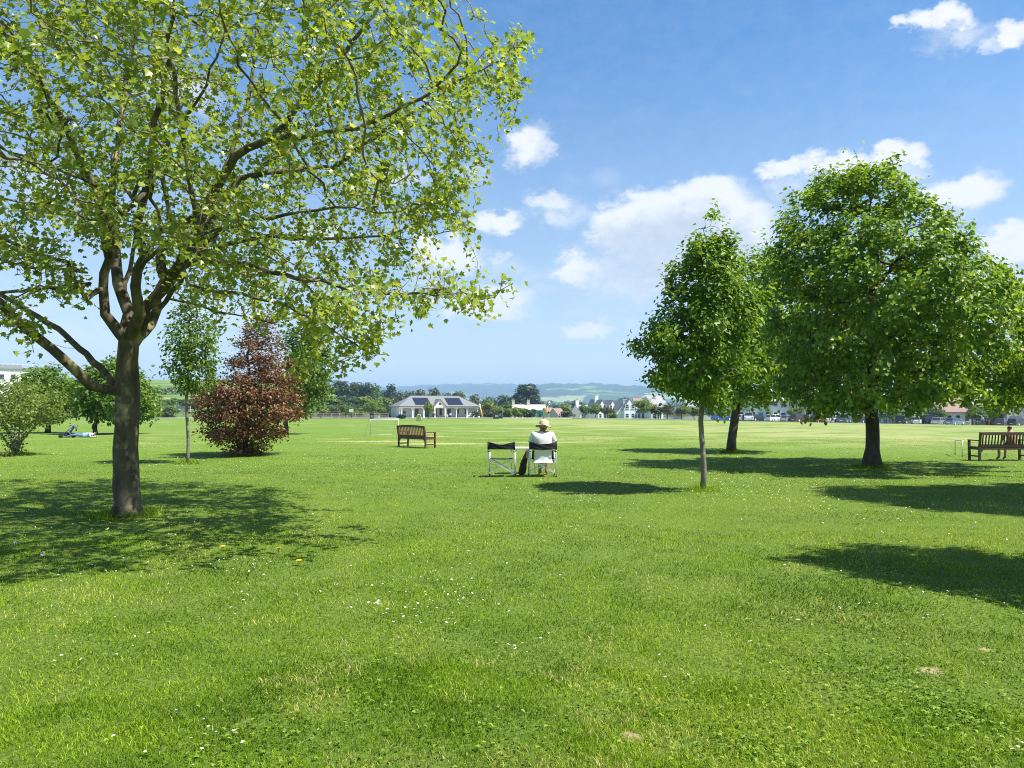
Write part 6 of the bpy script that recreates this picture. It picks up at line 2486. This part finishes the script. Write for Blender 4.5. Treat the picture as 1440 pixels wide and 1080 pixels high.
tc = nt.nodes.new('ShaderNodeTexCoord')
sp = nt.nodes.new('ShaderNodeSeparateXYZ')
link(nt, tc.outputs['Generated'], sp.inputs[0])
az = mathn(nt, 'ARCTAN2', sp.outputs[0], sp.outputs[1])
el = mathn(nt, 'ARCSINE', sp.outputs[2])
cb = nt.nodes.new('ShaderNodeCombineXYZ')
link(nt, az, cb.inputs[0])
link(nt, el, cb.inputs[1])
mp = nt.nodes.new('ShaderNodeMapping')
mp.inputs['Scale'].default_value = (1, 1.5, 1)
link(nt, cb.outputs[0], mp.inputs['Vector'])
nw = noise_tex(nt, mp.outputs[0], 17, 7, 0.60)
wv = nt.nodes.new('ShaderNodeVectorMath')
wv.operation = 'MULTIPLY_ADD'
wv.inputs[1].default_value = (0.085, 0.060, 0)
link(nt, nw.outputs['Color'], wv.inputs[0])
off = nt.nodes.new('ShaderNodeVectorMath')
off.operation = 'ADD'
off.inputs[1].default_value = (-0.0575, -0.042, 0)
link(nt, cb.outputs[0], off.inputs[0])
nw2 = noise_tex(nt, mp.outputs[0], 60, 6, 0.6)
wv0 = nt.nodes.new('ShaderNodeVectorMath')
wv0.operation = 'MULTIPLY_ADD'
wv0.inputs[1].default_value = (0.030, 0.024, 0)
link(nt, nw2.outputs['Color'], wv0.inputs[0])
link(nt, off.outputs[0], wv0.inputs[2])
link(nt, wv0.outputs[0], wv.inputs[2])
grp = cloud_group()
c1 = nt.nodes.new('ShaderNodeGroup')
c1.node_tree = grp
link(nt, wv.outputs[0], c1.inputs[0])
up = nt.nodes.new('ShaderNodeVectorMath')
up.operation = 'ADD'
up.inputs[1].default_value = (0.012, 0.030, 0)
link(nt, wv.outputs[0], up.inputs[0])
c2 = nt.nodes.new('ShaderNodeGroup')
c2.node_tree = grp
link(nt, up.outputs[0], c2.inputs[0])
nf = noise_tex(nt, mp.outputs[0], 34, 10, 0.68)
dens = mathn(nt, 'ADD', c1.outputs[0], mathn(nt, 'MULTIPLY', mathn(nt, 'SUBTRACT', nf.outputs['Fac'], 0.5), mathn(nt, 'MULTIPLY', mathn(nt, 'MINIMUM', c1.outputs[0], .5), 1.7)))
alpha = maprange(nt, dens, 0.04, 0.84)
lit = maprange(nt, mathn(nt, 'SUBTRACT', mathn(nt, 'MULTIPLY', c2.outputs[0], 1.0), mathn(nt, 'MULTIPLY', nf.outputs['Fac'], 1.0)), -0.40, 0.72, 1.0, 0.0)
CW, CS = 0.50 / SKY_STRENGTH, 1.0
cloudc = mixc(nt, lit, (0.60 * CW, 0.70 * CW, 0.83 * CW, 1), (0.99 * CW, 1.0 * CW, 1.02 * CW, 1))
low = maprange(nt, el, -0.01, 0.10)
alpha = mathn(nt, 'MULTIPLY', mathn(nt, 'MULTIPLY', alpha, low), 0.97)
fin = mixc(nt, alpha, skycol, cloudc)
link(nt, fin, bg.inputs['Color'])
link(nt, bg.outputs[0], wo.inputs[0])
w.cycles.sampling_method = 'MANUAL'
w.cycles.sample_map_resolution = 512

sl = bpy.data.lights.new('sun', 'SUN')
sl.energy = 4.9
sl.angle = R(0.53)
sl.color = (1.0, 0.955, 0.88)
so = bpy.data.objects.new('sun', sl)
COL.objects.link(so)
so.rotation_euler = sun_dir.to_track_quat('Z', 'Y').to_euler()

# the air
hm, hnt, hout = new_mat('haze_air')
pv = hnt.nodes.new('ShaderNodeVolumePrincipled')
pv.inputs['Color'].default_value = (0.42, 0.61, 0.92, 1)
pv.inputs['Density'].default_value = 0.00020
pv.inputs['Anisotropy'].default_value = 0.1
link(hnt, pv.outputs[0], hout.inputs['Volume'])
hb = MB()
hb.box((0, 3850, 110), (16600, 10500, 330))
tag(hb.build('haze', hm), 'thin blue summer haze over the distant hills', 'haze', kind='stuff')

cam = bpy.data.cameras.new('camera')
cam.sensor_width = 36
cam.lens = 36 * FOC / 1440
cam.clip_start = 0.05
cam.clip_end = 20000
co = bpy.data.objects.new('camera', cam)
COL.objects.link(co)
co.location = (0, 0, EYE)
co.rotation_euler = (math.pi / 2 + PITCH, 0, 0)
SCN.camera = co

SCN.render.engine = 'CYCLES'
cy = SCN.cycles
cy.use_denoising = True
cy.filter_width = 1.0
cy.denoiser = 'OPENIMAGEDENOISE'
cy.denoising_input_passes = 'RGB_ALBEDO_NORMAL'
cy.denoising_prefilter = 'NONE'
cy.max_bounces = 7
cy.diffuse_bounces = 3
cy.glossy_bounces = 2
cy.transmission_bounces = 4
cy.transparent_max_bounces = 8
cy.volume_bounces = 1
cy.caustics_reflective = False
cy.caustics_refractive = False
cy.use_adaptive_sampling = False
cy.adaptive_threshold = 0.008
vs = SCN.view_settings
SCN.display_settings.display_device = 'sRGB'
vs.view_transform = 'Standard'
vs.look = 'None'
vs.exposure = 1.03
vs.gamma = 1.0
